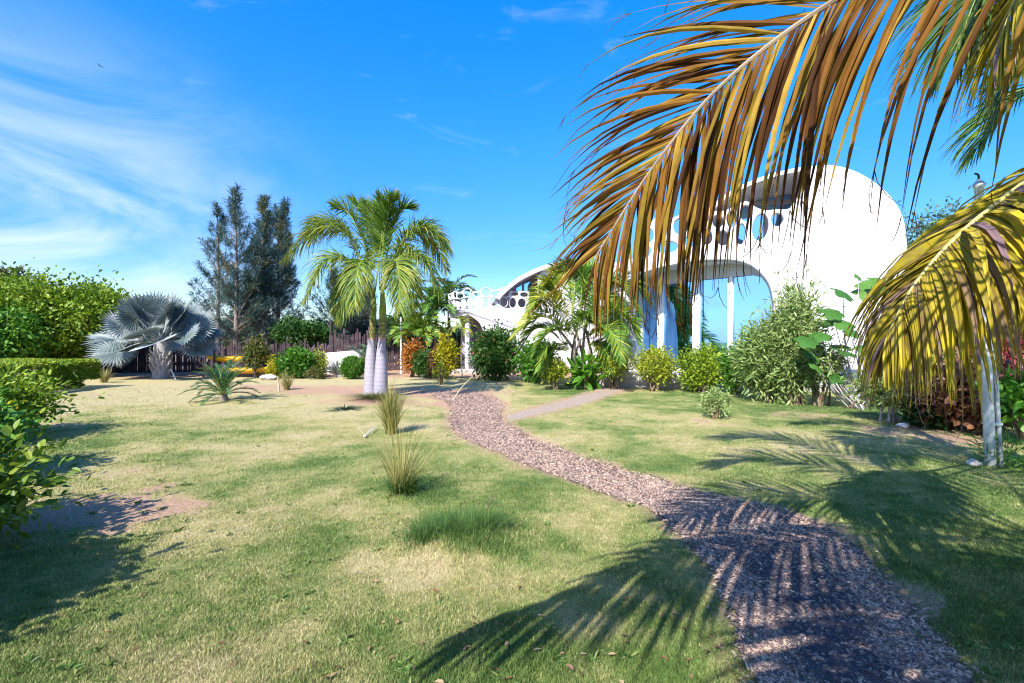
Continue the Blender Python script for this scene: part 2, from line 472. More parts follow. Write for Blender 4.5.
def ground_z(x, y):
    z = (fbm(x * .35, y * .35, 11, 3) - .5) * .07 + (fbm(x * 1.6, y * 1.6, 12, 3) - .5) * .035
    z = z + .10 * blob(x, y, 465, 545, .42, .34) + .05 * blob(x, y, 410, 495, .3, .25) + .10 * blob(x, y, 376, 398, .9, .6)
    d1 = sdist(x, y, PA, PB).reshape(np.shape(x))
    z = z - .05 * sstep(-d1, -.25, .25) * sstep(-y, -12, -8)
    return z * sstep(-y, -40, -25)

def axis(lo, hi, step, far):
    a = np.arange(lo, hi, step)
    k = np.cumsum(.3 * 1.35 ** np.arange(22))
    k = k[k < far]
    return np.concatenate([(lo - k)[::-1], a, hi + k])
gx, gy = axis(-17, 13.5, .085, 700), axis(1.2, 22, .085, 900)
GX, GY = np.meshgrid(gx, gy)
GZ = ground_z(GX, GY)
dry, dirt = lawn_fields(GX, GY)
nx, ny = len(gx), len(gy)
idx = np.arange(nx * ny).reshape(ny, nx)
quads = np.stack([idx[:-1, :-1], idx[:-1, 1:], idx[1:, 1:], idx[1:, :-1]], -1).reshape(-1, 4)
def grass_mat():
    m, t = mat('lawn_turf')
    a = t.add('ShaderNodeAttribute', attribute_name='rnd'); b = t.add('ShaderNodeAttribute', attribute_name='dirt')
    geo = t.add('ShaderNodeNewGeometry')
    n = t.noise(geo.outputs['Position'], 38, 5, .65)
    n2 = t.noise(geo.outputs['Position'], 160, 3, .6)
    mpn = t.add('ShaderNodeMapping', i={0: geo.outputs['Position'], 'Scale': (1, 3.0, 1)})
    n4 = t.noise(mpn.outputs[0], 4.5, 5, .6, .6)
    f = t.math('ADD', t.math('ADD', a.outputs['Fac'], t.math('MULTIPLY', t.math('SUBTRACT', n, .5), .75)), t.math('MULTIPLY', t.math('SUBTRACT', n4, .5), .55))
    c = t.ramp(f, [(0, (.085, .14, .038)), (.3, (.16, .205, .06)), (.55, (.27, .275, .10)), (.8, (.36, .31, .13)), (1, (.43, .36, .19))])
    c = t.mix(t.math('MULTIPLY', t.smooth(n2, .52, .72), .45), c, (.05, .06, .015))
    soil = t.mix(t.smooth(n, .3, .7), (.30, .165, .105), (.50, .34, .24))
    soil = t.mix(t.math('MULTIPLY', t.smooth(n2, .55, .7), .5), soil, (.12, .075, .05))
    c = t.mix(t.smooth(t.math('ADD', t.math('ADD', b.outputs['Fac'], t.math('MULTIPLY', t.math('SUBTRACT', n, .5), .9)), t.math('MULTIPLY', t.math('SUBTRACT', n4, .5), 1.1)), .3, .95), c, soil)
    bp = t.add('ShaderNodeBump', i={'Strength': .9, 'Distance': .02, 'Height': t.math('ADD', n, t.math('MULTIPLY', n2, .6))})
    p = t.add('ShaderNodeBsdfPrincipled', i={'Base Color': c, 'Roughness': .95, 'Specular IOR Level': .1, 'Normal': bp.outputs[0]})
    t.add('ShaderNodeOutputMaterial', i={0: p.outputs[0]})
    return m
mb = MB()
mb.add(np.stack([GX, GY, GZ], -1).reshape(-1, 3), quads, dry.ravel())
me = mb.mesh('lawn', grass_mat(), True)
at_ = me.attributes.new('dirt', 'FLOAT', 'POINT')
at_.data.foreach_set('value', dirt.ravel().astype(np.float32))
lawn = link('lawn', me)
lawn['kind'] = 'structure'

def mulch_mat(name, cols, dark):
    m, t = mat(name)
    geo = t.add('ShaderNodeNewGeometry')
    v = t.add('ShaderNodeTexVoronoi', i={'Vector': geo.outputs['Position'], 'Scale': 62.0, 'Randomness': 1.0})
    n = t.noise(geo.outputs['Position'], 14, 5, .65)
    n2 = t.noise(geo.outputs['Position'], 75, 4, .65)
    sc = t.add('ShaderNodeSeparateColor', i={0: v.outputs['Color']})
    c = t.ramp(t.math('ADD', t.math('MULTIPLY', sc.outputs[0], .55), t.math('MULTIPLY', n2, .5)), [(i / (len(cols) - 1), q) for i, q in enumerate(cols)])
    c = t.mix(t.smooth(v.outputs['Distance'], .45, .75), c, dark)
    c = t.mix(t.math('MULTIPLY', t.smooth(n, .45, .7), .35), c, cols[-1])
    hgt = t.math('SUBTRACT', t.math('MULTIPLY', n2, 1.0), v.outputs['Distance'])
    b = t.add('ShaderNodeBump', i={'Strength': .9, 'Distance': .02, 'Height': hgt})
    p = t.add('ShaderNodeBsdfPrincipled', i={'Base Color': c, 'Roughness': .92, 'Specular IOR Level': .15, 'Normal': b.outputs[0]})
    t.add('ShaderNodeOutputMaterial', i={0: p.outputs[0]})
    return m
MULCH = mulch_mat('wood_mulch', [(.17, .105, .085), (.33, .22, .175), (.46, .33, .26), (.60, .455, .36)], (.06, .04, .045))
SAND = mulch_mat('sandy_soil', [(.36, .28, .20), (.42, .33, .25), (.48, .38, .30), (.54, .44, .36)], (.28, .21, .16))
def strip(name, A, B, m, lift, across=26, along=260):
    a, b = spline(A, along), spline(B, along)
    t = np.linspace(0, 1, across)
    P = a[:, None] * (1 - t)[None, :, None] + b[:, None] * t[None, :, None]
    # ragged edge
    cxy = (a + b) / 2
    off = np.abs(t - .5) * 2
    e = edge_noise(P[..., 0], P[..., 1]) * .8
    W = np.linalg.norm(a - b, axis=1)[:, None] / 2
    k = 1 + (e / np.maximum(W, .2)) * off[None] ** 3
    P = cxy[:, None] + (P - cxy[:, None]) * k[..., None]
    z = ground_z(P[..., 0], P[..., 1]) + lift
    z = z - .03 * (off[None] ** 10)
    V = np.concatenate([P, z[..., None]], -1)
    i = np.arange(along * across).reshape(along, across)
    q = np.stack([i[:-1, :-1], i[:-1, 1:], i[1:, 1:], i[1:, :-1]], -1).reshape(-1, 4)
    mbb = MB(); mbb.add(V.reshape(-1, 3), q)
    o = mbb.build(name, m, None, True)
    o['kind'] = 'structure'
    return o
strip('mulch_path', PA, PB, MULCH, .012)
strip('sandy_side_path', SA, SB, SAND, .008, 14, 120)

# mulch chips and pebbles on the path (nobody could count them)
rng = np.random.default_rng(4)
def chips():
    n = 85000
    yy = 1.9 + (14 - 1.9) * rng.random(n) ** 2.6
    t = rng.random(n)
    # pick place by y : sample many along the strip and keep
    k = rng.integers(0, len(PA) * 40, n)
    a = spline(PA, len(PA) * 40); b = spline(PB, len(PB) * 40)
    wgt = 1 / np.maximum(((a + b) / 2)[:, 1], 1.8) ** 1.8
    wgt = wgt * np.linalg.norm(np.gradient((a + b) / 2, axis=0), axis=1)
    k = rng.choice(len(a), n, p=wgt / wgt.sum())
    P = a[k] * (1 - t)[:, None] + b[k] * t[:, None] + rng.normal(0, .05, (n, 2))
    x, y = P.T
    d = sdist(x, y, PA, PB) + edge_noise(x, y)
    keep = (d < .03 + .12 * rng.random(len(d)) ** 3) & (y < 15)
    x, y, d = x[keep], y[keep], d[keep]
    n = len(x)
    z = ground_z(x, y) + .014
    # centre of the near path carries larger dark leaves and stones
    core = sstep(-d, .12, .4) * sstep(-y, -4.4, -3.2)
    s = (.0045 + .006 * rng.random(n)) * (.78 + .05 * y) * (1 + 1.1 * core * rng.random(n) ** 1.5)
    ax = unit(np.stack([rng.normal(size=n), rng.normal(size=n), rng.normal(size=n) * .35], -1))
    up = unit(np.stack([rng.normal(0, .35, n), rng.normal(0, .35, n), np.ones(n)], -1))
    B = unit(np.cross(up, ax)); N = np.cross(ax, B)
    el = 1 + 1.5 * rng.random(n) * (1 - .7 * core)
    C = np.stack([x, y, z + s * .2], -1)
    cor = []
    for sx, sy, sz in ((-1, -1, 0), (1, -1, 0), (1, 1, 0), (-1, 1, 0)):
        j = 1 + rng.normal(0, .25, (n, 1))
        cor.append(C + ax * (sx * s * el)[:, None] * j + B * (sy * s * .75)[:, None] * (1 + rng.normal(0, .25, (n, 1))))
    top = C + N * (s * .95)[:, None]
    V = np.stack(cor + [top], 1).reshape(-1, 3)
    b0 = np.arange(n)[:, None] * 5
    f = np.concatenate([b0 + np.array([[i, (i + 1) % 4, 4]]) for i in range(4)])
    tone = np.clip(rng.random(n) * .75 + .25 * rng.random(n) - .8 * core * rng.random(n) ** .7, 0, 1)
    m_ = MB(); m_.add(V, f, np.repeat(tone, 5))
    cm, t_ = mat('mulch_chip')
    a_ = t_.add('ShaderNodeAttribute', attribute_name='rnd')
    c = t_.ramp(a_.outputs['Fac'], [(0, (.03, .032, .045)), (.3, (.11, .074, .062)), (.55, (.27, .18, .14)), (.8, (.45, .32, .235)), (1, (.60, .46, .345))])
    p = t_.add('ShaderNodeBsdfPrincipled', i={'Base Color': c, 'Roughness': .8})
    t_.add('ShaderNodeOutputMaterial', i={0: p.outputs[0]})
    o = m_.build('mulch_chips', cm)
    o['kind'] = 'stuff'
chips()

def grass_blades():
    n = 620000
    y = 1.9 / (1 - rng.random(n) * (1 - 1.9 / 17)) ** 1.0
    x = (rng.random(n) * 2 - 1) * (1.10 * y + .25)
    dry, dirt = lawn_fields(x, y)
    d = np.minimum(sdist(x, y, PA, PB), sdist(x, y, SA, SB)) + edge_noise(x, y)
    p = (1 - sstep(dirt + (fbm(x * 6, y * 6, 51, 4) - .5) * .9, .25, 1.0) * .9) * sstep(d, -.13, .04)
    keep = rng.random(n) < p
    x, y, dry = x[keep], y[keep], dry[keep]
    n = len(x)
    clump = fbm(x * 5, y * 5, 21, 3)
    lush = np.exp(-(((x - at(465, 540)[0]) / .42) ** 2 + ((y - at(465, 540)[1]) / .36) ** 2))
    h = (.010 + .016 * rng.random(n)) * (.55 + .9 * clump) * (1 + .04 * y) * (1 + 1.6 * lush) * (1.15 - .35 * dry)
    wd = (.0016 + .0016 * rng.random(n)) * (1 + .28 * y)
    th = rng.random(n) * 2 * np.pi
    lean = np.stack([rng.normal(0, .6, n), rng.normal(0, .6, n) , np.ones(n)], -1)
    D = unit(lean)
    S = np.stack([np.cos(th), np.sin(th), np.zeros(n)], -1)
    B = np.stack([x, y, ground_z(x, y) - .003], -1)
    V = np.stack([B - S * wd[:, None], B + S * wd[:, None], B + D * h[:, None]], 1)
    f = np.arange(n)[:, None] * 3 + np.arange(3)[None]
    tone = np.clip(dry + rng.normal(0, .2, n), 0, 1)
    m_ = MB(); m_.add(V.reshape(-1, 3), f, np.repeat(tone, 3))
    gm = leaf_mat('grass_blade', [(.105, .18, .043), (.19, .265, .073), (.32, .335, .12), (.46, .415, .19), (.55, .48, .27)], trans=.3, gloss=.15)
    o = m_.build('grass', gm)
    o['kind'] = 'stuff'
grass_blades()

def weeds():
    r = np.random.default_rng(88)
    m_ = MB()
    n = 260
    y = 2.0 / (1 - r.random(n) * (1 - 2.0 / 11)); x = (r.random(n) * 2 - 1) * 1.05 * y
    keep = np.minimum(sdist(x, y, PA, PB), sdist(x, y, SA, SB)) > -.02
    keep &= fbm(x * .9, y * .9, 61, 3) > .47
    for a, b in zip(x[keep], y[keep]):
        k = r.integers(5, 13)
        P = np.repeat(np.array([[a, b, float(ground_z(np.array([a]), np.array([b]))[0])]]), k, 0) + r.normal(0, .008, (k, 3)) * [1, 1, 0]
        az = r.random(k) * 6.28
        D = np.stack([np.cos(az), np.sin(az), .35 + .9 * r.random(k)], -1)
        leaves(m_, P, D, .035 + .045 * r.random(k), .010 + .012 * r.random(k), np.clip(r.normal(.5, .25, k), 0, 1), r, True, .2, .25)
    o = m_.build('lawn_weeds', LM['turf']); o['kind'] = 'stuff'
weeds()
def litter():
    r = np.random.default_rng(77)
    n = 520
    y = 2.0 / (1 - r.random(n) * (1 - 2.0 / 14)); x = (r.random(n) * 2 - 1) * (1.05 * y)
    w_ = np.exp(-((x - .42 * y + .2) / 1.6) ** 2) + .9 * np.exp(-((x + y) / 1.2) ** 2) + .10
    k = r.random(n) < w_
    x, y = x[k], y[k]; n = len(x)
    P = np.stack([x, y, ground_z(x, y) + .016 + .01 * r.random(n)], -1)
    D = np.stack([r.normal(size=n), r.normal(size=n), r.normal(0, .15, n)], -1)
    m_ = MB(); leaves(m_, P, D, .022 + .035 * r.random(n) ** 2 + .0018 * y, .010 + .014 * r.random(n), r.random(n), r, True, .25, .0, N=np.stack([r.normal(0, .3, n), r.normal(0, .3, n), np.ones(n)], -1))
    lm = leaf_mat('fallen_leaf', [(.10, .05, .025), (.22, .12, .05), (.30, .19, .09), (.36, .27, .14)], trans=.1)
    o = m_.build('fallen_leaves', lm); o['kind'] = 'stuff'
litter()

# ------------------------------------------------------------------ the houses
class Facade:
    """vertical plane through two ground points; photo pixels map onto it, shapes get real thickness behind it"""
    def __init__(s, p0, p1):
        s.o = np.array([p0[0], p0[1], 0.0]); e = np.array([p1[0] - p0[0], p1[1] - p0[1], 0.0])
        s.len = np.linalg.norm(e); s.u = e / s.len
        s.n = np.array([-s.u[1], s.u[0], 0.0])          # away from the camera
        if s.n[1] < 0: s.n = -s.n
    def sz(s, px, py, back=0.0):
        r = np.array([(px - CX) / F, 1.0, -(py - CY) / F]); c = np.array([0, 0, H])
        t = ((s.o - c) @ s.n + back) / (r @ s.n)
        q = c + r * t
        return ((q - s.o) @ s.u, q[2])
    def P(s, st, z, d): return s.o + np.multiply.outer(st, s.u) + np.multiply.outer(d, s.n) + np.multiply.outer(z, np.array([0, 0, 1.0]))
    def plate(s, name, outer, holes, d0, d1, m, parent, bevel=.03, bend=None, back=0.0, raw=False):
        cu = bpy.data.curves.new('tmp', 'CURVE')
        cu.dimensions, cu.fill_mode = '2D', 'BOTH'
        cu.extrude = abs(d1 - d0) / 2 - bevel
        cu.bevel_depth, cu.bevel_resolution = bevel, 2
        cu.offset = -bevel
        for L in [outer] + list(holes):
            pts = [q if raw else s.sz(q[0], q[1], back) for q in L]
            sp = cu.splines.new('POLY')
            sp.points.add(len(pts) - 1)
            for k, (a, b) in enumerate(pts): sp.points[k].co = (a, b, 0, 1)
            sp.use_cyclic_u = True
        ob = bpy.data.objects.new('tmp', cu)
        COL.objects.link(ob)
        dg = bpy.context.evaluated_depsgraph_get(); dg.update()
        me = bpy.data.meshes.new_from_object(ob.evaluated_get(dg))
        bpy.data.objects.remove(ob); bpy.data.curves.remove(cu)
        n = len(me.vertices)
        v = np.empty(n * 3, np.float32); me.vertices.foreach_get('co', v); v = v.reshape(-1, 3).astype(float)
        st, z, d = v[:, 0], v[:, 1], (d0 + d1) / 2 + v[:, 2]
        if bend is not None:
            s0, rad = bend
            a = np.clip((s0 - st) / rad, 0, 2.2)
            lft = st < s0
            st2 = np.where(lft, s0 - (rad - d) * np.sin(a) if False else s0 - np.sin(a) * (rad - d), st)
            d = np.where(lft, rad - np.cos(a) * (rad - d), d)
            st = st2
        W = s.P(st, z, d)
        me.vertices.foreach_set('co', W.astype(np.float32).ravel())
        me.name = name
        me.materials.clear(); me.materials.append(m)
        # orient faces outwards
        bm = bmesh.new(); bm.from_mesh(me); bmesh.ops.recalc_face_normals(bm, faces=bm.faces); bm.to_mesh(me); bm.free()
        me.update()
        return link(name, me, parent)
    def shell(s, name, line, thick, d0, d1, m, parent, back=0.0):
        """a curved slab following a polyline, d0..d1 deep"""
        L = np.array([s.sz(*q, back) for q in line]); L = spline(L, 40)
        T = unit(np.gradient(L, axis=0)); N = np.stack([-T[:, 1], T[:, 0]], -1)
        outer = [tuple(q) for q in L] + [tuple(q) for q in (L - N * thick)[::-1]]
        return s.plate(name, outer, [], d0, d1, m, parent, .02, raw=True)
def curve2(P, m=60): return [tuple(q) for q in spline(np.array(P, float), m)]
def oval(cx, cy, rx, ry, tilt=0, n=22, sq=1.0):
    th = np.linspace(0, 2 * np.pi, n, endpoint=False)
    c, s_ = np.cos(th), np.sin(th)
    x = rx * np.sign(c) * np.abs(c) ** sq; y = ry * np.sign(s_) * np.abs(s_) ** sq
    ct, st = math.cos(tilt), math.sin(tilt)
    return list(zip(cx + x * ct - y * st, cy + x * st + y * ct))

def main_house():
    fa = Facade(((595 - CX) / F * 17.6, 17.6), ((908 - CX) / F * 14.4, 14.4))
    root = thing('white_house', fa.o, 'large white curved house with arched window wall and sail shaped side wall', 'house')
    open_ = curve2([(637, 373), (636.5, 345), (633, 312), (626, 281)], 14) + curve2([(626, 281), (649, 271), (684, 263), (714, 260), (737, 261), (753, 267), (765, 278), (771, 290), (774, 310), (775, 340), (775, 373)], 50)[1:]
    outer = ([(908, 410)] + curve2([(908, 300), (908, 262), (907, 236), (903, 216), (895, 201), (884, 189), (870, 178.5), (855, 170.5), (838, 165.5), (822, 164.5), (808, 167)], 50)
             + curve2([(806, 171), (804, 184), (799, 196), (790, 208), (780, 226), (768, 240)], 20)
             + curve2([(750, 246), (720, 248), (690, 250), (660, 255), (632, 260), (612, 268)], 30) + curve2([(604, 285), (602, 320), (598, 350)], 12) + [(597, 396)])
    fa.plate('facade_wall', outer, [open_], 0, .38, M['white'], root, .05)
    # honeycomb railing of the upper terrace
    top = curve2([(633, 247), (639, 233), (647, 226), (655, 218), (663, 214.5), (672, 217.5), (682, 214), (691, 214), (702, 205), (712, 210), (722, 211), (732, 207), (746, 201), (756, 207), (766, 210), (777, 209), (787, 209), (795, 205)], 70)
    bot = curve2([(795, 232), (775, 244), (750, 252), (720, 253), (690, 256), (660, 261), (632, 266)], 30)
    holes = [oval(663, 227, 8, 9), oval(681, 226, 7.5, 8.5, .3), oval(702, 217, 7, 8.5), oval(718, 221, 5.5, 6.5), oval(732, 219, 5.5, 8), oval(746, 213, 6, 8), oval(648, 236, 5.5, 7.5, .3),
             oval(741, 234, 4.5, 10.5, .1), oval(760.5, 227, 8, 13.5, .2), oval(777.5, 219.5, 6.3, 6.5, .4), oval(667, 247, 11, 6, -.1), oval(645, 251, 6, 6), oval(691, 241, 7, 5.5), oval(707, 237, 5.5, 7.5), oval(723, 238, 6, 7.5)]
    fa.plate('balcony_railing', top + bot, holes, -.004, .2, M['white'], root, .035)
    # deep reveal of the arch
    op = np.array([fa.sz(*q) for q in open_])
    T = unit(np.gradient(op, axis=0)); N = np.stack([T[:, 1], -T[:, 0]], -1)
    c = op.mean(0)
    if ((op - c) * N).sum() < 0: N = -N
    fa.plate('arch_reveal', [tuple(q) for q in op + N * .02] + [tuple(q) for q in (op + N * .3)[::-1]], [], .32, 2.4, M['white'], root, .01, raw=True)
    # window wall: 2.3 m behind the front at its left end, close to it at its right end
    win = thing_part('window_wall', root)
    s0, s1 = op[:, 0].min() - .25, op[:, 0].max() + .02
    zt = op[:, 1].max() + .25
    fw = Facade(fa.P(s0, 0, 2.3)[:2], fa.P(s1, 0, .42)[:2])
    WL = fw.len
    fw.plate('glass', [(0, .5), (WL, .5), (WL, zt), (0, zt)], [], 0, .02, M['glass'], win, .004, raw=True)
    for px, wd in ((642, .14), (661.5, .24), (697, .26), (731, .17)):
        q = fw.sz(px, 320)[0]
        fw.plate('mullion', [(q - wd / 2, .45), (q + wd / 2, .45), (q + wd / 2, zt), (q - wd / 2, zt)], [], -.12, .06, M['frame'], win, .015, raw=True)
    fw.plate('sill', [(0, .3), (WL, .3), (WL, .62), (0, .62)], [], -.15, .1, M['frame'], win, .015, raw=True)
    hd = [fw.sz(*q) for q in ((640, 289), (662, 285), (697, 280.5), (731, 277.5), (752, 275), (762, 277))]
    hd = [(0, hd[0][1] - .1)] + hd
    fw.plate('header', hd + [(hd[-1][0], zt + .3), (0, zt + .3)], [], -.14, .04, M['white'], win, .01, raw=True)
    # body behind
    lo = [fa.sz(*q) for q in ((606, 272), (640, 262), (700, 254), (775, 246))]
    fa.plate('rear_body', [(lo[0][0], -.1)] + lo + [(lo[-1][0], -.1)], [], 2.5, 7.5, M['white'], root, .04, raw=True)
    side = [fa.sz(*q) for q in curve2([(907, 300), (907, 262), (906, 237), (902, 217), (894, 202), (883, 190), (869, 180), (854, 172), (838, 167.5), (822, 167), (812, 172), (806, 192), (800, 240), (790, 300)], 40)]
    fa.plate('sail_body', [(side[0][0], -.1)] + side + [(side[-1][0], -.1)], [], .34, 6.5, M['white'], root, .04, raw=True)
    # upper storey : roof shell, wall and window behind the terrace
    fa.shell('roof_shell', [(694, 226), (706, 211), (724, 195), (745, 183), (770, 173.5), (795, 167.5), (815, 165)], .14, .05, 5.5, M['white'], root)
    up = [fa.sz(*q, 2.6) for q in curve2([(702, 222), (716, 207), (735, 193), (755, 183), (775, 176), (800, 169)], 16)]
    wins = [[fa.sz(*q, 2.6) for q in ((748, 201), (758, 191), (771, 184), (776, 184), (776, 200))],
            [fa.sz(*q, 2.6) for q in ((780, 200), (780, 182), (795, 176), (796, 199))],
            [fa.sz(*q, 2.6) for q in ((730, 246), (730, 208), (764, 205), (764, 246))], [fa.sz(*q, 2.6) for q in ((768, 246), (768, 205), (795, 203), (795, 240))]]
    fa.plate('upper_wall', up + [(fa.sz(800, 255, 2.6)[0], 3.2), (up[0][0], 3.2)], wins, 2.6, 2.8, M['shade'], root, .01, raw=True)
    uw = thing_part('upper_window', root)
    for W in wins: fa.plate('pane', [(a + (a - np.mean([q[0] for q in W])) * .03, b + (b - np.mean([q[1] for q in W])) * .03) for a, b in W], [], 2.69, 2.71, M['glass'], uw, .003, raw=True)
    q0, q1 = fa.sz(625, 270)[0], fa.sz(800, 250)[0]
    zf = fa.sz(700, 252)[1]
    fa.plate('terrace_floor', [(q0, zf - .35), (q1, zf - .35), (q1, zf - .1), (q0, zf - .1)], [], .3, 6, M['white'], root, .02, raw=True)
    # low garden wall below the window
    l0, l1 = fa.sz(600, 380)[0], fa.sz(778, 380)[0]
    fa.plate('plinth', [(l0, -.1), (l1, -.1), (l1, .5), (l0, .5)], [], -.45, .1, M['white'], root, .03, raw=True)
def thing_part(name, parent):
    o = bpy.data.objects.new(name, None)
    COL.objects.link(o)
    o.parent = parent
    o.matrix_parent_inverse = parent.matrix_basis.inverted()
    return o
main_house()

def far_house():
    fa = Facade(((440 - CX) / F * 24.5, 24.5), ((640 - CX) / F * 25.5, 25.5))
    z = lambda x, y: (440 + x / 6.83, 250 + y / 6.83)             # enlarged-photo coordinates -> pixels
    root = thing('white_villa', fa.o, 'smaller white domed house farther back with round holed balcony and swooping roof', 'house')
    bend = (fa.sz(463, 300)[0], .85)
    top = curve2([z(*q) for q in ((20, 292), (60, 290), (98, 278), (135, 290), (187, 255), (235, 288), (260, 282), (312, 252), (350, 268), (382, 272), (447, 252), (485, 278), (560, 280), (610, 284))], 80)
    holes = [oval(*z(a, b), rx / 6.83, ry / 6.83, 0, 18) for a, b, rx, ry in (
        (45, 312, 18, 14), (96, 306, 12, 22), (137, 314, 22, 18), (187, 292, 22, 28), (250, 300, 28, 17), (315, 287, 30, 28), (380, 297, 30, 19), (447, 290, 27, 28), (512, 300, 24, 13), (575, 305, 26, 15),
        (50, 375, 14, 34), (88, 375, 9, 33), (117, 380, 12, 28), (160, 370, 18, 30), (205, 362, 16, 34), (263, 360, 32, 33), (318, 358, 14, 34), (375, 352, 32, 30), (437, 355, 24, 34), (498, 360, 22, 34), (560, 362, 26, 30))]
    bot = [z(610, 425), z(20, 425)]
    fa.plate('balcony_railing', top + [q for q in curve2(bot, 30)], holes, .014, .16, M['white'], root, .03, bend=bend)
    wall = curve2([z(20, 400), z(300, 400), z(490, 395)], 24) + [z(640, 400), z(1370, 380), z(1370, 830), z(350, 830)] + curve2([z(335, 700), z(318, 610), z(290, 540), z(262, 490), z(200, 446)], 18) + curve2([z(180, 448), z(80, 460), z(20, 462)], 16)
    fa.plate('curved_wall', wall, [], .02, .3, M['white'], root, .03, bend=bend)
    fa.shell('roof_shell', [z(380, 330), z(420, 280) if False else z(400, 300), z(470, 235), z(540, 185), z(640, 135), z(720, 106), z(790, 92), z(900, 86), z(1100, 86), z(1370, 100)], .22, -.3, 5, M['white'], root)
    root_line = [z(500, 235), z(560, 190), z(650, 145), z(730, 116), z(800, 108), z(900, 110)]
    # recessed wall, its shade painted in as mauve, with panes under the roof
    wl = [fa.sz(*q, 2.0) for q in curve2([z(395, 300), z(500, 228), z(560, 190), z(650, 148), z(730, 118), z(800, 104), z(900, 98), z(1100, 98)], 24)]
    wins = [[fa.sz(*z(*q), 2.0) for q in ((532, 203), (575, 172), (600, 152), (620, 182))], [fa.sz(*z(*q), 2.0) for q in ((522, 228), (562, 222), (562, 280), (522, 280))],
            [fa.sz(*z(*q), 2.0) for q in ((575, 220), (622, 212), (622, 280), (575, 280))], [fa.sz(*z(*q), 2.0) for q in ((615, 145), (650, 125), (662, 140), (660, 170), (632, 180))]]
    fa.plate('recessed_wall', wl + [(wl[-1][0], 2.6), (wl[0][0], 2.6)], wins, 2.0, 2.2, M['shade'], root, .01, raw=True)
    uw = thing_part('upper_window', root)
    for W in wins: fa.plate('pane', [(a + (a - np.mean([q[0] for q in W])) * .04, b + (b - np.mean([q[1] for q in W])) * .04) for a, b in W], [], 2.09, 2.11, M['glass'], uw, .003, raw=True)
    # white shoulder right of the opening
    sh = [fa.sz(*q) for q in curve2([z(672, 250), z(668, 190), z(690, 150), z(740, 112), z(800, 98), z(900, 92), z(1370, 105)], 24)]
    fa.plate('shoulder_wall', sh + [fa.sz(*z(1370, 420)), fa.sz(*z(640, 420))], [], -.02, .28, M['white'], root, .03, raw=True)
    a, b = fa.sz(500, 300)[0], fa.sz(640, 300)[0]
    fa.plate('rear_body', [(a, -.1), (b, -.1), (b, 5.2), (a + 2.5, 5.2), (a, 2.8)], [], 2.6, 7, M['white'], root, .04, raw=True)
    a0 = fa.sz(454, 300)[0]
    fa.plate('balcony_floor', [(a0, fa.sz(470, 316)[1]), (b, fa.sz(470, 316)[1]), (b, fa.sz(470, 312.5)[1]), (a0, fa.sz(470, 312.5)[1])], [], .32, 3, M['white'], root, .02, raw=True)
    # recessed ground floor : wall, door, column
    g0, g1 = fa.sz(461, 350, 1.6)[0], fa.sz(512, 350, 1.6)[0]
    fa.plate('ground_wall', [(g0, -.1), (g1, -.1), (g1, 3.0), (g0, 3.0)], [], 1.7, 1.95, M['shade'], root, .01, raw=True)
    d0, d1 = fa.sz(471.5, 350, 1.6)[0], fa.sz(477, 350, 1.6)[0]
    dr = fa.plate('door', [(d0, -.05), (d1, -.05), (d1, 2.4), (d0, 2.4)], [], 1.64, 1.72, M['door'], root, .01, raw=True)
    mbx = MB(); tube(mbx, [fa.P((fa.sz(467.5, 350)[0]), -.1, .5), fa.P((fa.sz(467.5, 350)[0]), 2.95, .5)], .14, 14)
    mbx.build('column', M['white'], root, True)
    # white entrance kerb
    k0, k1 = fa.sz(446, 370, -.8)[0], fa.sz(484, 370, -.8)[0]
    fa.plate('entrance_step', [(k0, -.1), (k1, -.1), (k1, .24), (k0, .24)], [], -1.0, -.7, M['white'], root, .03, raw=True)
far_house()

# low white garden wall at the back left
def low_wall():
    a, b = pt(325, 372, 24.0), pt(376, 372, 25.0)
    fa = Facade(a[:2], b[:2])
    o = fa.plate('garden_wall', [(0, -.1), (fa.len, -.1), (fa.len, 1.22), (0, 1.02)], [], 0, .25, M['concrete'], None, .03, raw=True)
    tag(o, 'low white garden wall behind the grey agave and clipped round bush', 'wall')
low_wall()

# ------------------------------------------------------------------ stake fence
def fence():
    r = np.random.default_rng(31)
    root = thing('stake_fence', pt(230, 373, 25.5) * [1, 1, 0], 'dark fence of uneven upright wooden stakes along the back of the garden', 'fence')
    secs = [((60, 24.5), (165, 25)), ((165, 25), (262, 25.5)), ((262, 25.5), (330, 26)), ((330, 26), (376, 26.5)), ((376, 26.5), (470, 28))]
    for k, ((xa, da), (xb, db)) in enumerate(secs):
        a, b = pt(xa, 0, da), pt(xb, 0, db)
        L = np.linalg.norm((b - a)[:2])
        m_ = MB()
        n = int(L / .115)
        for i in range(n):
            t = (i + r.normal(0, .12)) / n
            p = a + (b - a) * t
            h = {0: 1.4, 1: 1.4, 2: 1.5, 3: 2.0, 4: 1.6}[k] + r.normal(0, .12) + (r.random() < .12) * .35
            if k == 3: h += .5 * (t - .4)
            w_ = .085 + .03 * r.random()
            box(m_, (p[0], p[1] + r.normal(0, .02), h / 2 - .05), (w_, .05, h), r.normal(0, .1), r.random())
        m_.build('stake_panel', M['stake'], root)
        m2 = MB()
        for z in (.45, 1.2): tube(m2, [(a[0], a[1] + .07, z), (b[0], b[1] + .07, z)], .04, 6)
        m2.build('rail', M['stake'], root)
        m3 = MB(); hp = 2.0 if k != 3 else 2.75
        tube(m3, [(a[0], a[1] + .12, -.1), (a[0], a[1] + .12, hp)], .07, 8)
        m3.build('post', M['stake'], root, True)
fence()

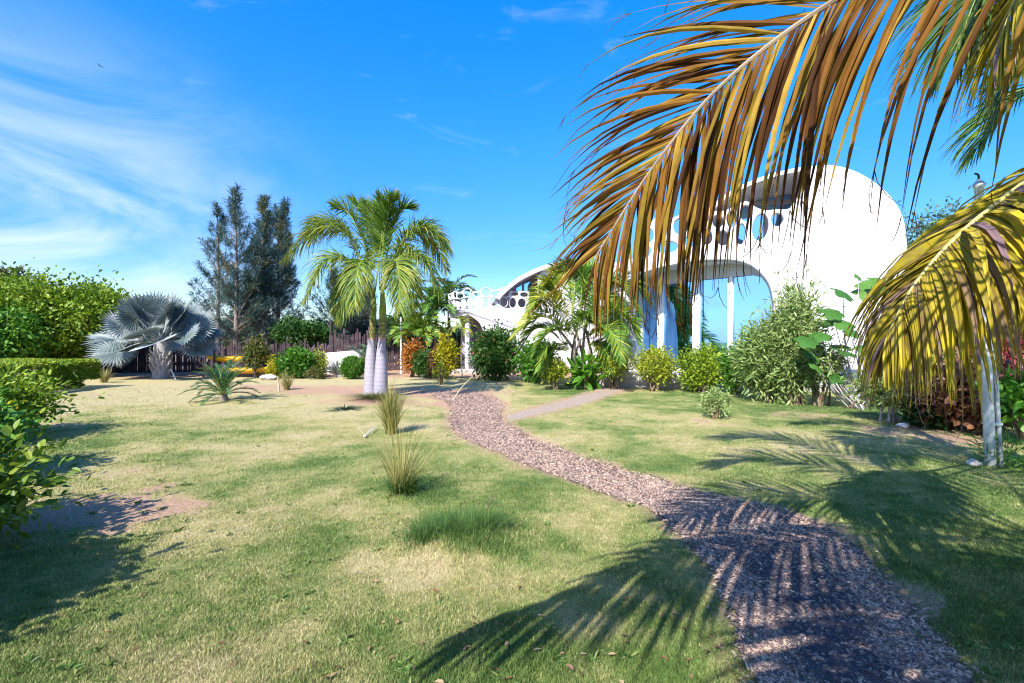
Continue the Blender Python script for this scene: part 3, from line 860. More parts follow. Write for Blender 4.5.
# ------------------------------------------------------------------ plants
def bush(px, py, wpx, top, leaf, name, label, cat, L=.09, W=.05, n=9000, D=None, seed=0, stems=6, shell=.5, jit=.26, lump=.3, depth=1.0, rich=False, group=None, twig='twig', lift=0., droop=.12, flowers=0, box_=False):
    r = np.random.default_rng(abs(100 + seed + int(px) * 7 + int(py)))
    D = D or dist_of(py)
    base = pt(px, 0, D); base[2] = 0
    half = wpx / 2 / F * D
    ht = H - (top - CY) / F * D
    root = thing(name, base, label, cat, group)
    cz = ht * (.5 + lift / 2); R = np.array([half * .86, half * depth * .86, ht * (.5 - lift / 2) * .92])
    C = base + [0, 0, cz]
    per = 26 if n > 1500 else 14
    P, O, tone, K = scatter(r, C, R, max(8, n // per), per, shell, jit, lump, -.9)
    if box_:
        q = (r.random((len(P), 3)) * 2 - 1)
        ax = r.integers(0, 3, len(P)); sgn = np.sign(r.normal(size=len(P)))
        q[np.arange(len(P)), ax] = sgn * (.82 + .22 * r.random(len(P)))
        P = C + q * R * 1.05; O = q
    P[:, 2] = np.maximum(P[:, 2], .02 + .1 * r.random(len(P)))
    dirs = unit(O) * .7 + r.normal(size=P.shape) * .55 + [0, 0, .25]
    m_ = MB()
    s = .65 + .7 * r.random(len(P))
    leaves(m_, P, dirs, L * s, W * s, tone, r, rich, droop=droop)
    m_.build('foliage', LM[leaf], root)
    if flowers:
        m2 = MB()
        u = unit(r.normal(size=(flowers * 3, 3))); u = u[(u[:, 1] < .3) & (u[:, 2] > -.4)][:flowers]
        for c in C + u * R * 1.02:
            dd = unit(r.normal(size=(5, 3)) + [0, -1, .3])
            leaves(m2, np.repeat(c[None], 5, 0), dd, .07, .055, r.random(5), r)
        m2.build('flowers', LM['flower'], root)
    if stems:
        for k in K[r.permutation(len(K))[:stems]]:
            b0 = base + [r.normal(0, half * .12), r.normal(0, half * .12), -.05]
            e = C + (k - C) * .8
            m3 = MB(); tube(m3, spline([b0, (b0 + e) / 2 + r.normal(0, .05, 3) * half, e], 7), np.linspace(.018, .006, 7) * (1 + .6 * ht), 5)
            m3.build('stem', M[twig], root, True)
    return root

# clipped hedge at the left, seen end on
def hedge():
    r = np.random.default_rng(8)
    x0, x1, y0, y1, h = -21.0, -14.3, 12.6, 16.6, .93
    root = thing('clipped_hedge', ((x0 + x1) / 2, (y0 + y1) / 2, 0), 'long flat topped clipped green hedge in front of the bright bushy tree', 'hedge')
    n = 60000
    q = r.random((n, 3))
    ax = r.choice(3, n, p=[.2, .38, .42]); sg = r.random(n) < .5
    ins = .05 * r.random(n) - .02
    P = np.stack([x0 + (x1 - x0) * q[:, 0], y0 + (y1 - y0) * q[:, 1], .05 + (h - .05) * q[:, 2]], -1)
    dirs = r.normal(size=(n, 3)) * .6
    for k, (lo, hi) in enumerate(((x0, x1), (y0, y1), (.05, h))):
        s_ = ax == k
        pos = (sg if k < 2 else np.ones(n, bool)) if k != 1 else (sg & False)
        P[s_, k] = np.where(pos[s_], hi - ins[s_], lo + ins[s_])
        dirs[s_, k] += np.where(pos[s_], 1, -1)
    lump = (fbm(P[:, 0] * 1.5 + P[:, 2], P[:, 1] * 1.5, 41) - .5)
    P[:, 2] += lump * .10; P[:, 0] += lump * .25 * (P[:, 0] > x1 - .4) - .55 * (P[:, 2] < .35) * (P[:, 0] > x1 - .3)
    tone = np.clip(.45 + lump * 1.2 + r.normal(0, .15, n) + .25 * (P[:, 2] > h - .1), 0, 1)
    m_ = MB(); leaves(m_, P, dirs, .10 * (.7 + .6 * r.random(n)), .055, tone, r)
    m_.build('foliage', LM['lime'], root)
    for k in range(24):
        x = x0 + (x1 - x0 - .5) * r.random(); y = y0 + .3 + (y1 - y0 - .5) * r.random()
        m2 = MB(); tube(m2, spline([(x, y, -.03), (x + r.normal(0, .1), y + r.normal(0, .1), .4), (x + r.normal(0, .2), y + r.normal(0, .2), .85)], 6), np.linspace(.022, .008, 6), 5)
        m2.build('stem', M['twig'], root, True)
hedge()

# near shrubs along the left border
bush(-38, 448, 160, 368, 'lime', 'croton_shrub', 'tall leafy green and yellow shrub at the left edge in front of the clipped hedge', 'shrub', .10, .045, 15000, D=7.6, rich=True, stems=12, shell=.35, lump=.4)
bush(-72, 490, 170, 390, 'bright', 'border_shrub', 'broad leaved dark green shrub at the left edge beside the bare soil patch', 'shrub', .10, .045, 8500, D=5.3, rich=True, stems=12, shell=.3, lump=.45)
bush(-100, 590, 250, 430, 'hedge', 'low_border_shrub', 'low glossy shrub with pale stems at the lower left corner of the photo', 'shrub', .10, .045, 7000, D=3.55, rich=True, stems=14, shell=.25, lump=.5, twig='cane')
bush(-8, 440, 64, 385, 'yellow', 'yellow_croton', 'small croton with a few golden leaves at the left edge among green shrubs', 'shrub', .11, .045, 150, D=7.0, rich=True, stems=3)
bush(-395, 700, 430, 365, 'mid', 'tall_border_shrub', 'tall dark shrub beside the camera that shades the bare soil on the left', 'shrub', .12, .06, 5000, D=2.1, rich=True, stems=12, shell=.3)

def tree(px, D, wpx, top, leaf, name, label, seed, n=16000, L=.22, W=.11, trunk=.14, low=.28, lobes=7, bark='bark', group=None, per=30, jit=.2, lump=.3, depth=.8):
    r = np.random.default_rng(seed)
    base = pt(px, 0, D); base[2] = 0
    half = wpx / 2 / F * D; ht = H - (top - CY) / F * D
    root = thing(name, base, label, 'tree', group)
    m_ = MB(); mk = MB(); tips = []
    z0 = ht * low
    for k in range(lobes):
        a = k * 2.4 + r.random(); rr = half * (.15 + .55 * r.random()) if k else 0
        c = base + [math.cos(a) * rr, math.sin(a) * rr * depth, z0 + (ht - z0) * (.3 + .42 * r.random() if k else .62)]
        R = np.array([half * (.30 + .26 * r.random()), half * (.30 + .26 * r.random()) * depth, (ht - z0) * (.20 + .16 * r.random())])
        lt = r.normal(0, .16)
        if c[2] + R[2] > ht: c[2] = ht - R[2]
        P, O, tone, K = scatter(r, c, R, n // lobes // per, per, .5, jit, lump)
        s = .6 + .8 * r.random(len(P))
        leaves(m_, P, unit(O) * .6 + r.normal(size=P.shape) * .6 + [0, 0, .15], L * s, W * s, np.clip(tone + lt, 0, 1), r)
        tips.append((c, K[:5]))
    m_.build('crown', LM[leaf], root)
    top_ = base + [0, 0, ht * .55]
    tube(mk, spline([base + [0, 0, -.1], base + [r.normal(0, .1), r.normal(0, .1), ht * .3], top_], 9), np.linspace(trunk, trunk * .5, 9), 9)
    for c, K in tips:
        s_ = base + (top_ - base) * (.35 + .5 * r.random())
        tube(mk, spline([s_, (s_ + c) / 2 + [0, 0, .1], c], 7), np.linspace(trunk * .45, trunk * .18, 7), 6)
        for e in K: tube(mk, spline([c, (c + e) / 2 + r.normal(0, .05, 3), e], 5), np.linspace(trunk * .18, trunk * .05, 5), 5)
    mk.build('trunk', M[bark], root, True)
    return root
tree(52, 21.5, 150, 271, 'lime', 'bushy_tree', 'rounded bright lime green bushy tree behind the clipped hedge', 51, 52000, .19, .10, low=.0, lobes=34, lump=.35, jit=.25)
tree(-35, 19, 150, 290, 'bright', 'leafy_tree', 'fresh green leafy tree cut by the left edge above the hedge', 52, 24000, .18, .10, low=.0, lobes=18)
tree(12, 28, 70, 268, 'olive', 'olive_tree', 'dull olive tree peeping above the lime green tree at far left', 53, 7000, .24, .1, lobes=6)
tree(105, 28, 34, 276, 'casu', 'thin_grey_tree', 'thin dark twiggy tree between lime tree and silver fan palm', 54, 1500, .25, .06, lobes=5, lump=.5)
tree(302, 28.5, 60, 317, 'mid', 'spreading_tree', 'low spreading green tree in front of the stake fence and feathery pine', 55, 12000, .20, .11, trunk=.1, low=.35, lobes=9, jit=.25)
tree(398, 29, 60, 318, 'dark', 'dark_green_tree', 'dark green tree behind the white post and twin palms', 56, 9000, .22, .11, low=.1, lobes=8)
tree(958, 21, 150, 190, 'blue', 'blue_green_tree', 'airy blue green tree rising behind the right end of the white house', 57, 28000, .17, .08, trunk=.16, low=.15, lobes=12, jit=.28, lump=.45)
tree(1035, 19, 110, 215, 'mid', 'tree_at_edge', 'leafy tree beyond the yellowing palm frond at the right edge', 58, 11000, .2, .1, low=.1, lobes=9)
tree(470, 32, 130, 322, 'dark', 'far_tree', 'dense dark tree between the stake fence and the far domed house', 59, 9000, .26, .13, low=.05, lobes=8)

tree(170, 34, 120, 308, 'casu', 'far_tree', 'blue green tree far behind the silver fan palm', 63, 9000, .26, .12, low=.0, lobes=9)
tree(262, 37, 130, 312, 'blue', 'far_tree', 'bluish tree far behind the foot of the feathery pines', 64, 9000, .26, .12, low=.0, lobes=9)
tree(372, 38, 110, 312, 'casu', 'far_tree', 'bluish tree far behind the twin trunk palms', 65, 8000, .26, .12, low=.0, lobes=9)

def casuarina(px, D, top, wpx, name, label, seed, leaders=2, dens=1.0, low=.1):
    r = np.random.default_rng(seed)
    base = pt(px, 0, D); base[2] = 0
    ht = H - (top - CY) / F * D; half = wpx / 2 / F * D
    root = thing(name, base, label, 'tree', 'feathery pines behind the stake fence')
    mk, m_ = MB(), MB()
    trunk = spline([base + [0, 0, -.1], base + [.1, 0, ht * .45], base + [-.05, .1, ht * .98]], 14)
    tube(mk, trunk, np.linspace(.17, .03, 14), 9)
    heads = [trunk]
    for k in range(leaders):
        s_ = trunk[4 + 2 * k]
        e = base + [(-1) ** k * half * (.34 + .2 * r.random()) + .4 * (k == 0), r.normal(0, .6), ht * (.93 - .10 * k)]
        ld = spline([s_, s_ + (e - s_) * [.75, .75, .4], e], 12)
        tube(mk, ld, np.linspace(.06, .02, 12), 7)
        heads.append(ld)
    Ps, Ds, Ts = [], [], []
    for hi, hd in enumerate(heads):
        nl = int(68 * dens)
        sp_ = half if hi == 0 else half * .55
        z_top = hd[-1][2]; z_bot = hd[0][2] if hi else 0
        for i in range(nl):
            t = (low if hi == 0 else .15) + (1 - (low if hi == 0 else .15)) * (i + r.random()) / nl
            kf = t * (len(hd) - 1); k0 = min(int(kf), len(hd) - 2)
            s_ = hd[k0] + (hd[k0 + 1] - hd[k0]) * (kf - k0)
            az = r.random() * 2 * np.pi
            ln = sp_ * (.05 + .95 * (1 - t) ** 1.1) * (.55 + .55 * r.random())
            rise = .40 + .9 * t
            e = s_ + np.array([math.cos(az) * ln, math.sin(az) * ln, ln * rise * (.7 + .6 * r.random()) + .25 * t])
            br = spline([s_, s_ + (e - s_) * [.55, .55, .4], e], 8)
            tube(mk, br, np.linspace(.025, .006, 8), 5, cap=False)
            tone = np.clip(r.normal(.45, .25), 0, 1)
            m = int(165 * (.25 + ln / half))
            q = br[np.minimum((.25 + .75 * r.random(m) ** .7) * 7, 7).astype(int)]
            Ps.append(q + r.normal(0, .07, (m, 3)))
            dd = unit(e - s_) * .6 + r.normal(size=(m, 3)) * .5 + [0, 0, .45]
            Ds.append(dd); Ts.append(np.clip(tone + r.normal(0, .12, m), 0, 1))
    P, Dd, T = np.concatenate(Ps), np.concatenate(Ds), np.concatenate(Ts)
    leaves(m_, P, Dd, .34 + .22 * r.random(len(P)), .022 + .018 * r.random(len(P)), T, r, droop=.25)
    m_.build('crown', LM['casu'], root)
    mk.build('trunk', M['bark'], root, True)
casuarina(235, 29, 189, 108, 'casuarina_tree', 'tallest feathery dark pine with a pale bare trunk right of the silver fan palm', 61, 1, 1.2, .14)
casuarina(217, 31, 206, 100, 'casuarina_tree', 'slim feathery pine left of the tallest pine, nearest the silver fan palm', 66, 0, 1.0, .12)
casuarina(263, 30.5, 198, 100, 'casuarina_tree', 'dense feathery dark pine just right of the tallest pine', 62, 1, 1.5, .05)
casuarina(277, 32.5, 208, 84, 'casuarina_tree', 'lower feathery pine at the right end of the pine group', 67, 0, 1.2, .05)
casuarina(334, 34, 272, 110, 'casuarina_tree', 'shorter hazy blue feathery pine behind the twin trunk palms', 63, 1, 1.3, .05)

# ------------------------------------------------------------------ palms
def frond(mb, R, n, L, W, rng, roll=0., a0=70, a1=25, lift=.2, droop=1.0, segs=5, start=.14, tone=(.5, .2), rr=.02, tips=None, mi_r=1, fold=.18, tear=0., sideL=(1., 1.), sideD=(1., 1.), gap=0., tipcurl=0., prof0=.45, wob=.12, tone_tip=0.):
    """one feather leaf: rachis R (control points), n leaflet pairs of length L"""
    m = 70
    S_ = spline(R, m)
    T = unit(np.gradient(S_, axis=0))
    up = np.array([0, 0, 1.0])
    A = np.cross(T, up)
    bad = np.linalg.norm(A, axis=1) < .15
    A[bad] = np.array([0.0, 1, 0])
    A = unit(A); N = np.cross(A, T)
    c, s = math.cos(roll), math.sin(roll)
    A, N = A * c + N * s, N * c - A * s
    tube(mb, S_, np.linspace(rr, rr * .25, m), 6, np.linspace(.4, .6, m).repeat(6) if False else .5, mi_r, cap=False)
    V, Fq, TN = [], [], []
    cnt = 0
    for sd in (1, -1):
        t = start + (1 - start) * ((np.arange(n) + .5 + rng.normal(0, .18, n)) / n)
        t = np.clip(t, start, .995)
        if gap: t = t[rng.random(n) > gap]
        k = t * (m - 1); k0 = k.astype(int); u = (k - k0)[:, None]; k1 = np.minimum(k0 + 1, m - 1)
        P = S_[k0] * (1 - u) + S_[k1] * u
        tt, aa, nn = T[k0], A[k0], N[k0]
        q = (t - start) / (1 - start)
        ang = np.radians(a0 + (a1 - a0) * q + rng.normal(0, 5, len(t)))[:, None]
        prof = np.minimum(1, prof0 + 2.2 * q) * np.where(q > .6, 1 - .62 * (q - .6) / .4, 1)
        ln = L * prof * (1 + rng.normal(0, .07, len(t))) * sideL[0 if sd == 1 else 1]
        lf = lift + rng.normal(0, wob, (len(t), 1))
        d = unit(np.cos(ang) * tt + np.sin(ang) * (sd * aa * np.cos(lf) + nn * np.sin(lf)))
        wd = unit(tt - (tt * d).sum(1, keepdims=True) * d) + rng.normal(0, .35, (len(t), 3))
        dr = droop * sideD[0 if sd == 1 else 1] * (1 + rng.normal(0, .18, len(t)))[:, None]
        ton = np.clip(rng.normal(tone[0], tone[1], len(t)), 0, 1)
        p = P.copy(); rows = []
        wp = np.array([.45, .95, 1.0, .85, .55, .06]) if segs == 5 else np.interp(np.linspace(0, 1, segs + 1), [0, .2, .45, .75, 1], [.4, 1, .95, .42, .05])
        cw = rng.normal(0, 1, (len(t), 3)) * tipcurl
        for j in range(segs + 1):
            wv = unit(wd - (wd * d).sum(1, keepdims=True) * d)
            nv = np.cross(wv, d)
            ww = (W * wp[j] * (.7 + .3 * prof))[:, None] * .5
            if segs >= 4: rows.append(np.stack([p - wv * ww + nv * ww * fold * 2, p, p + wv * ww + nv * ww * fold * 2], 1))
            else: rows.append(np.stack([p - wv * ww, p + wv * ww], 1))
            st = (ln / segs)[:, None]
            p = p + d * st
            d = unit(d + np.array([0, 0, -1.0]) * dr * (1.0 / segs) * (.35 + 1.3 * j / segs) + cw * (j / segs) ** 2)
        Rw = np.stack(rows, 1)                                # leaflet, seg, across, 3
        nl, ns, ac = Rw.shape[:3]
        b = np.arange(nl)[:, None, None] * ns * ac + np.arange(ns - 1)[None, :, None] * ac + np.arange(ac - 1)[None, None]
        f = np.stack([b, b + 1, b + ac + 1, b + ac], -1).reshape(-1, 4)
        tn = (ton[:, None, None] + tone_tip * np.linspace(-.4, 1, ns)[None, :, None] + np.zeros((1, 1, ac)))
        mb.add(Rw.reshape(-1, 3), f, np.clip(tn, 0, 1).ravel())
        if tear:                                              # frayed thread ends
            for i in range(nl):
                if rng.random() > tear: continue
                e = Rw[i, -1, 0]; dd = d[i]
                for _ in range(rng.integers(1, 3)):
                    cv = rng.normal(0, .02, 3)
                    g = np.array([e, e + dd * .04 + cv * .3, e + dd * .07 + cv + [0, 0, -.01], e + dd * .09 + cv * 2.2 + [0, 0, -.02]])
                    tube(mb, g, [.0022, .0018, .0014, .0006], 3, ton[i] * .4, 0, cap=False)

def palm_thing(name, base, label, cat='palm', group=None): return thing(name, base, label, cat, group)

# twin foxtail palms (two separate trunks side by side)
def twin_palms():
    D = 13.7
    specs = [
        ('leaning palm with whitewashed trunk base, left trunk of the pair on the lawn', 370.5, 393, 373, 300, 371, D + .3,
         [[(373, 297), (352, 240), (322, 228), (286, 258)], [(373, 297), (350, 262), (325, 262), (305, 300)], [(373, 292), (366, 250), (350, 215), (333, 206)], [(374, 297), (350, 270), (345, 290), (340, 318)],
          [(374, 292), (372, 240), (362, 212), (352, 200)], [(374, 296), (345, 230), (325, 222), (305, 235)], [(375, 292), (382, 235), (384, 212), (378, 197)], [(374, 296), (365, 262), (358, 270), (355, 305)]],
         [-.3, -1.0, .5, -.6, .9, 1.3, -.4, -1.5]),
        ('straight palm with whitewashed trunk base, right trunk of the pair on the lawn', 380.5, 397, 382.5, 296, 381.5, D,
         [[(381, 294), (400, 245), (425, 228), (449, 250)], [(381, 294), (402, 255), (422, 258), (440, 292)], [(381, 290), (390, 240), (400, 212), (413, 208)], [(381, 294), (402, 268), (408, 282), (414, 312)],
          [(381, 290), (384, 235), (390, 208), (396, 198)], [(381, 292), (408, 235), (430, 236), (446, 268)], [(381, 294), (392, 262), (398, 268), (400, 310)], [(380, 290), (378, 240), (372, 215), (366, 203)]],
         [-.4, -1.0, .4, .8, -.2, 1.2, -1.5, .7])]
    for si, (label, bx, by, tx, ty, mx, D_, frs, dep) in enumerate(specs):
        r = np.random.default_rng(70 + si)
        b = pt(bx, by, D_); b[2] = 0
        root = palm_thing('foxtail_palm', b, label, 'palm', 'twin palms on the lawn')
        top = pt(tx, 318, D_)
        zz = np.linspace(0, 1, 26)
        mid = pt(mx, 352, D_)
        ax = spline([b + [0, 0, -.1], mid, top], 26)
        rad = np.interp(zz, [0, .05, .2, .45, .6, 1], [.235, .205, .19, .15, .115, .09])
        m_ = MB(); tube(m_, ax, rad, 18)
        m_.build('trunk', M['palmtrunk'], root, True)
        m_ = MB(); cs = spline([top, pt(tx + .3, 305, D_), pt(tx, 292, D_)], 12)
        tube(m_, cs, np.interp(np.linspace(0, 1, 12), [0, .3, 1], [.09, .10, .06]), 14)
        m_.build('crownshaft', M['rachisg'], root, True)
        for k, (fr, dp) in enumerate(zip(frs, dep)):
            m_ = MB()
            pts = [pt(x, y, D_ + dp * q) for (x, y), q in zip(fr, (0, .4, .8, 1.0))]
            up = fr[-1][1] < 225
            tn = (.26, .2) if up else (.48, .24)
            frond(m_, pts, 125, .66 if up else .92, .034, r, roll=r.normal(0, .3), a0=62, a1=28, lift=.35 if up else .1, droop=.8 if up else 2.6, segs=4, start=.2, tone=tn, rr=.022, wob=.35, tone_tip=.12)
            m_.build('frond', [LM['palm'], M['rachisg']], root)
twin_palms()

def crown_palm(px, D, htop, leaf, name, label, seed, nf=16, FL=1.8, LL=.45, W=.04, el=(75, -10), droop=1.2, trunk=None, pairs=34, base_z=0, tone=(.4, .25), arch=.55, lift=.3, group=None, cat='palm', mr='rachisg', segs=3, base=None):
    """palm with a ring of arching feather leaves at height htop (metres)"""
    r = np.random.default_rng(seed)
    b = pt(px, 0, D) if base is None else np.array(base, float)
    b[2] = base_z
    root = palm_thing(name, b, label, cat, group)
    c = b + [0, 0, htop]
    if trunk:
        m_ = MB(); tube(m_, spline([b + [0, 0, -.1], (b + c) / 2 + r.normal(0, .04, 3), c], 12), np.linspace(trunk, trunk * .75, 12), 10)
        m_.build('trunk', M['bark'], root, True)
    for k in range(nf):
        az = k * 2.39996 + r.normal(0, .15)
        q = k / max(nf - 1, 1)
        e = math.radians(el[0] + (el[1] - el[0]) * q + r.normal(0, 6))
        h = np.array([math.cos(az), math.sin(az), 0])
        fl = FL * (.85 + .3 * r.random())
        pts = [c]
        p, ee = c.copy(), e
        for j in range(5):
            p = p + (h * math.cos(ee) + np.array([0, 0, math.sin(ee)])) * fl / 5
            ee -= arch * (.5 + .3 * j)* .6
            pts.append(p.copy())
        m_ = MB()
        frond(m_, pts, pairs, LL, W, r, r.normal(0, .15), 68, 30, lift, droop, segs, .15, tone, .014 * FL / 1.5 + .004)
        m_.build('frond', [LM[leaf], M[mr]], root)
    return root

def fan_leaf(mb, hub, d, nrm, Rr, r, nseg=34, spread=290, tone=.5):
    """a round pleated fan of joined segments with free tips"""
    d = unit(d); s = unit(np.cross(d, nrm)); n = np.cross(s, d)
    th = np.radians(np.linspace(-spread / 2, spread / 2, nseg))
    for i, a in enumerate(th):
        dirv = d * math.cos(a) + s * math.sin(a)
        tang = -d * math.sin(a) + s * math.cos(a)
        ln = Rr * (1 - .22 * abs(a) / math.pi) * (1 + r.normal(0, .04))
        hw = ln * math.radians(spread / nseg) * .62
        rows = []
        for q, wq in ((.04, .05), (.35, .36), (.62, .58), (.8, .3), (1.0, .02)):
            p = hub + dirv * ln * q + n * (ln * .18 * q * q) - np.array([0, 0, 1]) * ln * .16 * max(0, q - .55) ** 1.3 * 2
            rows.append([p - tang * hw * wq - n * hw * wq * .5, p + n * hw * wq * .3, p + tang * hw * wq - n * hw * wq * .5])
        V = np.array(rows).reshape(-1, 3)
        f = np.array([[3 * j + k, 3 * j + k + 1, 3 * j + k + 4, 3 * j + k + 3] for j in range(4) for k in range(2)])
        mb.add(V, f, np.clip(tone + r.normal(0, .1) + np.repeat([-.25, -.15, .05, .25, .4], 3), 0, 1))

def bismarck():
    r = np.random.default_rng(90)
    D = 21.0
    b = pt(161, 0, D); b[2] = 0
    root = palm_thing('fan_palm', b, 'big silver blue fan palm in front of the dark stake fence', 'palm')
    c = b + [0, 0, 1.6]
    m_ = MB(); tube(m_, [b + [0, 0, -.1], b + [0, 0, .5], c], [.34, .30, .26], 14)
    for k in range(46):                                      # old leaf bases on the trunk
        a = k * 2.4; z = .15 + 1.0 * k / 46
        q = b + [math.cos(a) * .28, math.sin(a) * .28, z]
        tube(m_, [q, q + [math.cos(a) * .16, math.sin(a) * .16, .22]], [.06, .03], 5)
    m_.build('trunk', M['paletrunk'], root, True)
    r2 = np.random.default_rng(17)
    for k in range(34):                                      # leaves spiral round the trunk head
        q = k / 33
        az = k * 2.39996 + r2.normal(0, .15)
        el = math.radians(84 - 98 * q + r2.normal(0, 6))
        out = np.array([math.cos(az), math.sin(az), 0])
        dv = out * math.cos(el) + np.array([0, 0, math.sin(el)])
        ln = 1.25 + .5 * q + r2.normal(0, .22)
        hub = c + dv * ln + np.array([0, 0, -.12 * q])
        m_ = MB()
        tube(m_, spline([c + dv * .15, c + dv * ln * .5 + [0, 0, .08], hub], 8), np.linspace(.045, .025, 8), 6, .7, mi=0)
        nrm = -out * math.sin(el) + np.array([0, 0, math.cos(el)]) + r2.normal(0, .25, 3)
        nrm = nrm * .45 + np.array([0, -.85, .25])
        fan_leaf(m_, hub, dv + np.array([0, 0, -.15]), nrm, .95 + .2 * r2.random(), r2, tone=.5 + r2.normal(0, .2))
        m_.build('fan_leaf', [LM['silver'], M['rachisg']], root)
bismarck()

# sago cycad on the lawn
crown_palm(223, 12.9, .18, 'sago', 'sago_palm', 'small dark green sago palm standing alone on the lawn left', 91, 26, 1.12, .17, .018, (82, 8), .15, .13, 44, arch=.38, lift=.25, tone=(.5, .25))

# areca clump left of the arched window
def areca():
    r = np.random.default_rng(95)
    D = 16.8
    b = pt(583, 0, D); b[2] = 0
    root = palm_thing('areca_palm', b, 'big clump of arching yellow green palm fronds left of the arched window', 'palm')
    fr = [[(560, 330), (552, 290), (545, 284), (528, 318)], [(565, 330), (548, 318), (530, 320), (512, 338)], [(572, 320), (575, 280), (570, 266), (552, 268)], [(578, 325), (590, 280), (600, 268), (618, 282)],
          [(585, 325), (605, 290), (622, 288), (642, 318)], [(590, 335), (612, 310), (630, 318), (640, 345)], [(575, 335), (560, 330), (545, 336), (532, 358)], [(583, 330), (582, 295), (585, 275), (590, 263)],
          [(580, 340), (600, 330), (612, 338), (622, 362)], [(570, 335), (556, 302), (542, 296), (524, 318)], [(575, 340), (580, 320), (590, 315), (604, 330)], [(568, 345), (560, 345), (550, 352), (545, 372)],
          [(590, 345), (598, 345), (606, 352), (610, 372)], [(578, 330), (566, 285), (556, 272), (544, 284)], [(586, 330), (598, 300), (612, 298), (628, 330)], [(572, 330), (545, 300), (540, 305), (522, 334)], [(584, 328), (610, 282), (628, 276), (648, 296)],
          [(576, 322), (585, 285), (578, 270), (568, 262)], [(590, 345), (606, 325), (618, 326), (630, 352)], [(566, 345), (548, 330), (534, 330), (520, 350)]]
    dep = [-.5, -.9, .6, .3, -.4, -.9, -1.2, .9, -1.3, -1.1, -1.5, -1.0, -1.1, 1.0, .6, 1.2, .8, -.2, -.2, .2]
    rj = np.random.default_rng(5)
    fr = fr + [[(x + rj.normal(0, 4), y + rj.normal(0, 4)) for x, y in f] for f in fr]; dep = dep + [q + rj.normal(0, .5) for q in dep]
    for k, (f, dp) in enumerate(zip(fr, dep)):
        m_ = MB()
        pts = [pt(x, y, D + dp * q) for (x, y), q in zip(f, (0, .5, .85, 1))]
        frond(m_, pts, 52, .62, .055, r, r.normal(0, .35), 60, 28, .3, .9, 3, .12, (.68 if k in (0, 1, 9, 13, 15, 20, 29, 35) else .36, .2), .018)
        m_.build('frond', [LM['areca'], M['rachisg']], root)
    for k in range(8):
        a = k * .8
        s_ = b + [math.cos(a) * .3, math.sin(a) * .3, -.05]
        f = fr[k * 2]
        e = pt(f[0][0], f[0][1], D + dep[k * 2] * .2)
        m_ = MB(); tube(m_, spline([s_, (s_ + e) / 2 + [math.cos(a) * .15, math.sin(a) * .15, 0], e], 9), np.linspace(.07, .04, 9), 8)
        m_.build('stem', M['bark'], root, True)
areca()

# palms and fans left of the far house
crown_palm(436, 25.5, 3.3, 'areca', 'feather_palm', 'dark feather palm left of the far round holed balcony', 96, 24, 2.0, .55, .075, (80, 0), 1.2, .09, 28, tone=(.2, .15))
crown_palm(449, 27, 4.2, 'olive', 'old_palm', 'tall brownish palm touching the far house balcony', 97, 18, 1.9, .55, .07, (70, -35), 1.6, .1, 26, tone=(.3, .3))
crown_palm(418, 24.0, 1.9, 'areca', 'young_palm', 'low green palm with yellowish fronds behind the orange croton', 98, 24, 1.7, .5, .075, (75, 5), 1.0, .1, 28, tone=(.42, .25))
crown_palm(405, 26.0, 2.2, 'dark', 'shaded_palm', 'shaded dark palm beside the thin white post', 99, 20, 1.8, .5, .075, (75, 0), 1.0, .1, 26)
crown_palm(366, 22.5, .6, 'blue', 'blue_cycad', 'blue green cycad half hidden behind the twin palm trunks', 100, 18, 1.25, .25, .03, (80, 10), .3, .15, 32, arch=.4)
crown_palm(462, 22.5, 2.25, 'yelgreen', 'slender_palm', 'slender young palm with a pale tuft before the far house entrance', 101, 14, .8, .2, .03, (85, -20), 1.0, .035, 18)
crown_palm(985, 15.0, 4.3, 'palm', 'green_palm', 'green palm behind the white house seen above the yellowing frond', 102, 15, 2.1, .5, .05, (75, -5), 1.2, .11, 34, tone=(.25, .2))

# two coconut palms beside the camera : crowns out of frame, fronds hang into it
def coconut(base, crown, label, fronds, seed, lean):
    r = np.random.default_rng(seed)
    b = np.array(base, float); c = np.array(crown, float)
    root = palm_thing('coconut_palm', b, label, 'palm', 'coconut palms at the right edge')
    m_ = MB(); ax = spline([b + [0, 0, -.1], (b + c) / 2 + lean, c], 24)
    tube(m_, ax, np.interp(np.linspace(0, 1, 24), [0, .08, .3, 1], [.24, .18, .14, .11]) * (1 + .03 * np.sin(np.arange(24) * 2.5)), 14)
    m_.build('trunk', M['paletrunk'], root, True)
    for k, f in enumerate(fronds):
        m_ = MB()
        kw = dict(roll=0., a0=66, a1=22, lift=.15, droop=1.4, segs=5, start=.18, tone=(.45, .22), rr=.022, tear=.0, wob=.1)
        kw.update(f.get('kw', {}))
        frond(m_, [c] + [np.array(p, float) for p in f['pts']], f.get('n', 66), f.get('L', .85), f.get('W', .04), r, **kw)
        fo = m_.build('frond', [LM[f.get('leaf', 'cocog')], M[f.get('mr', 'rachisg')]], root)
        if 'label' in f: fo['label'] = f['label']
    return root
A_pts = [pt(985, -75, 1.72), pt(832, 2, 1.98), pt(724, 83, 2.18), pt(654, 166, 2.3), pt(596, 256, 2.36)]
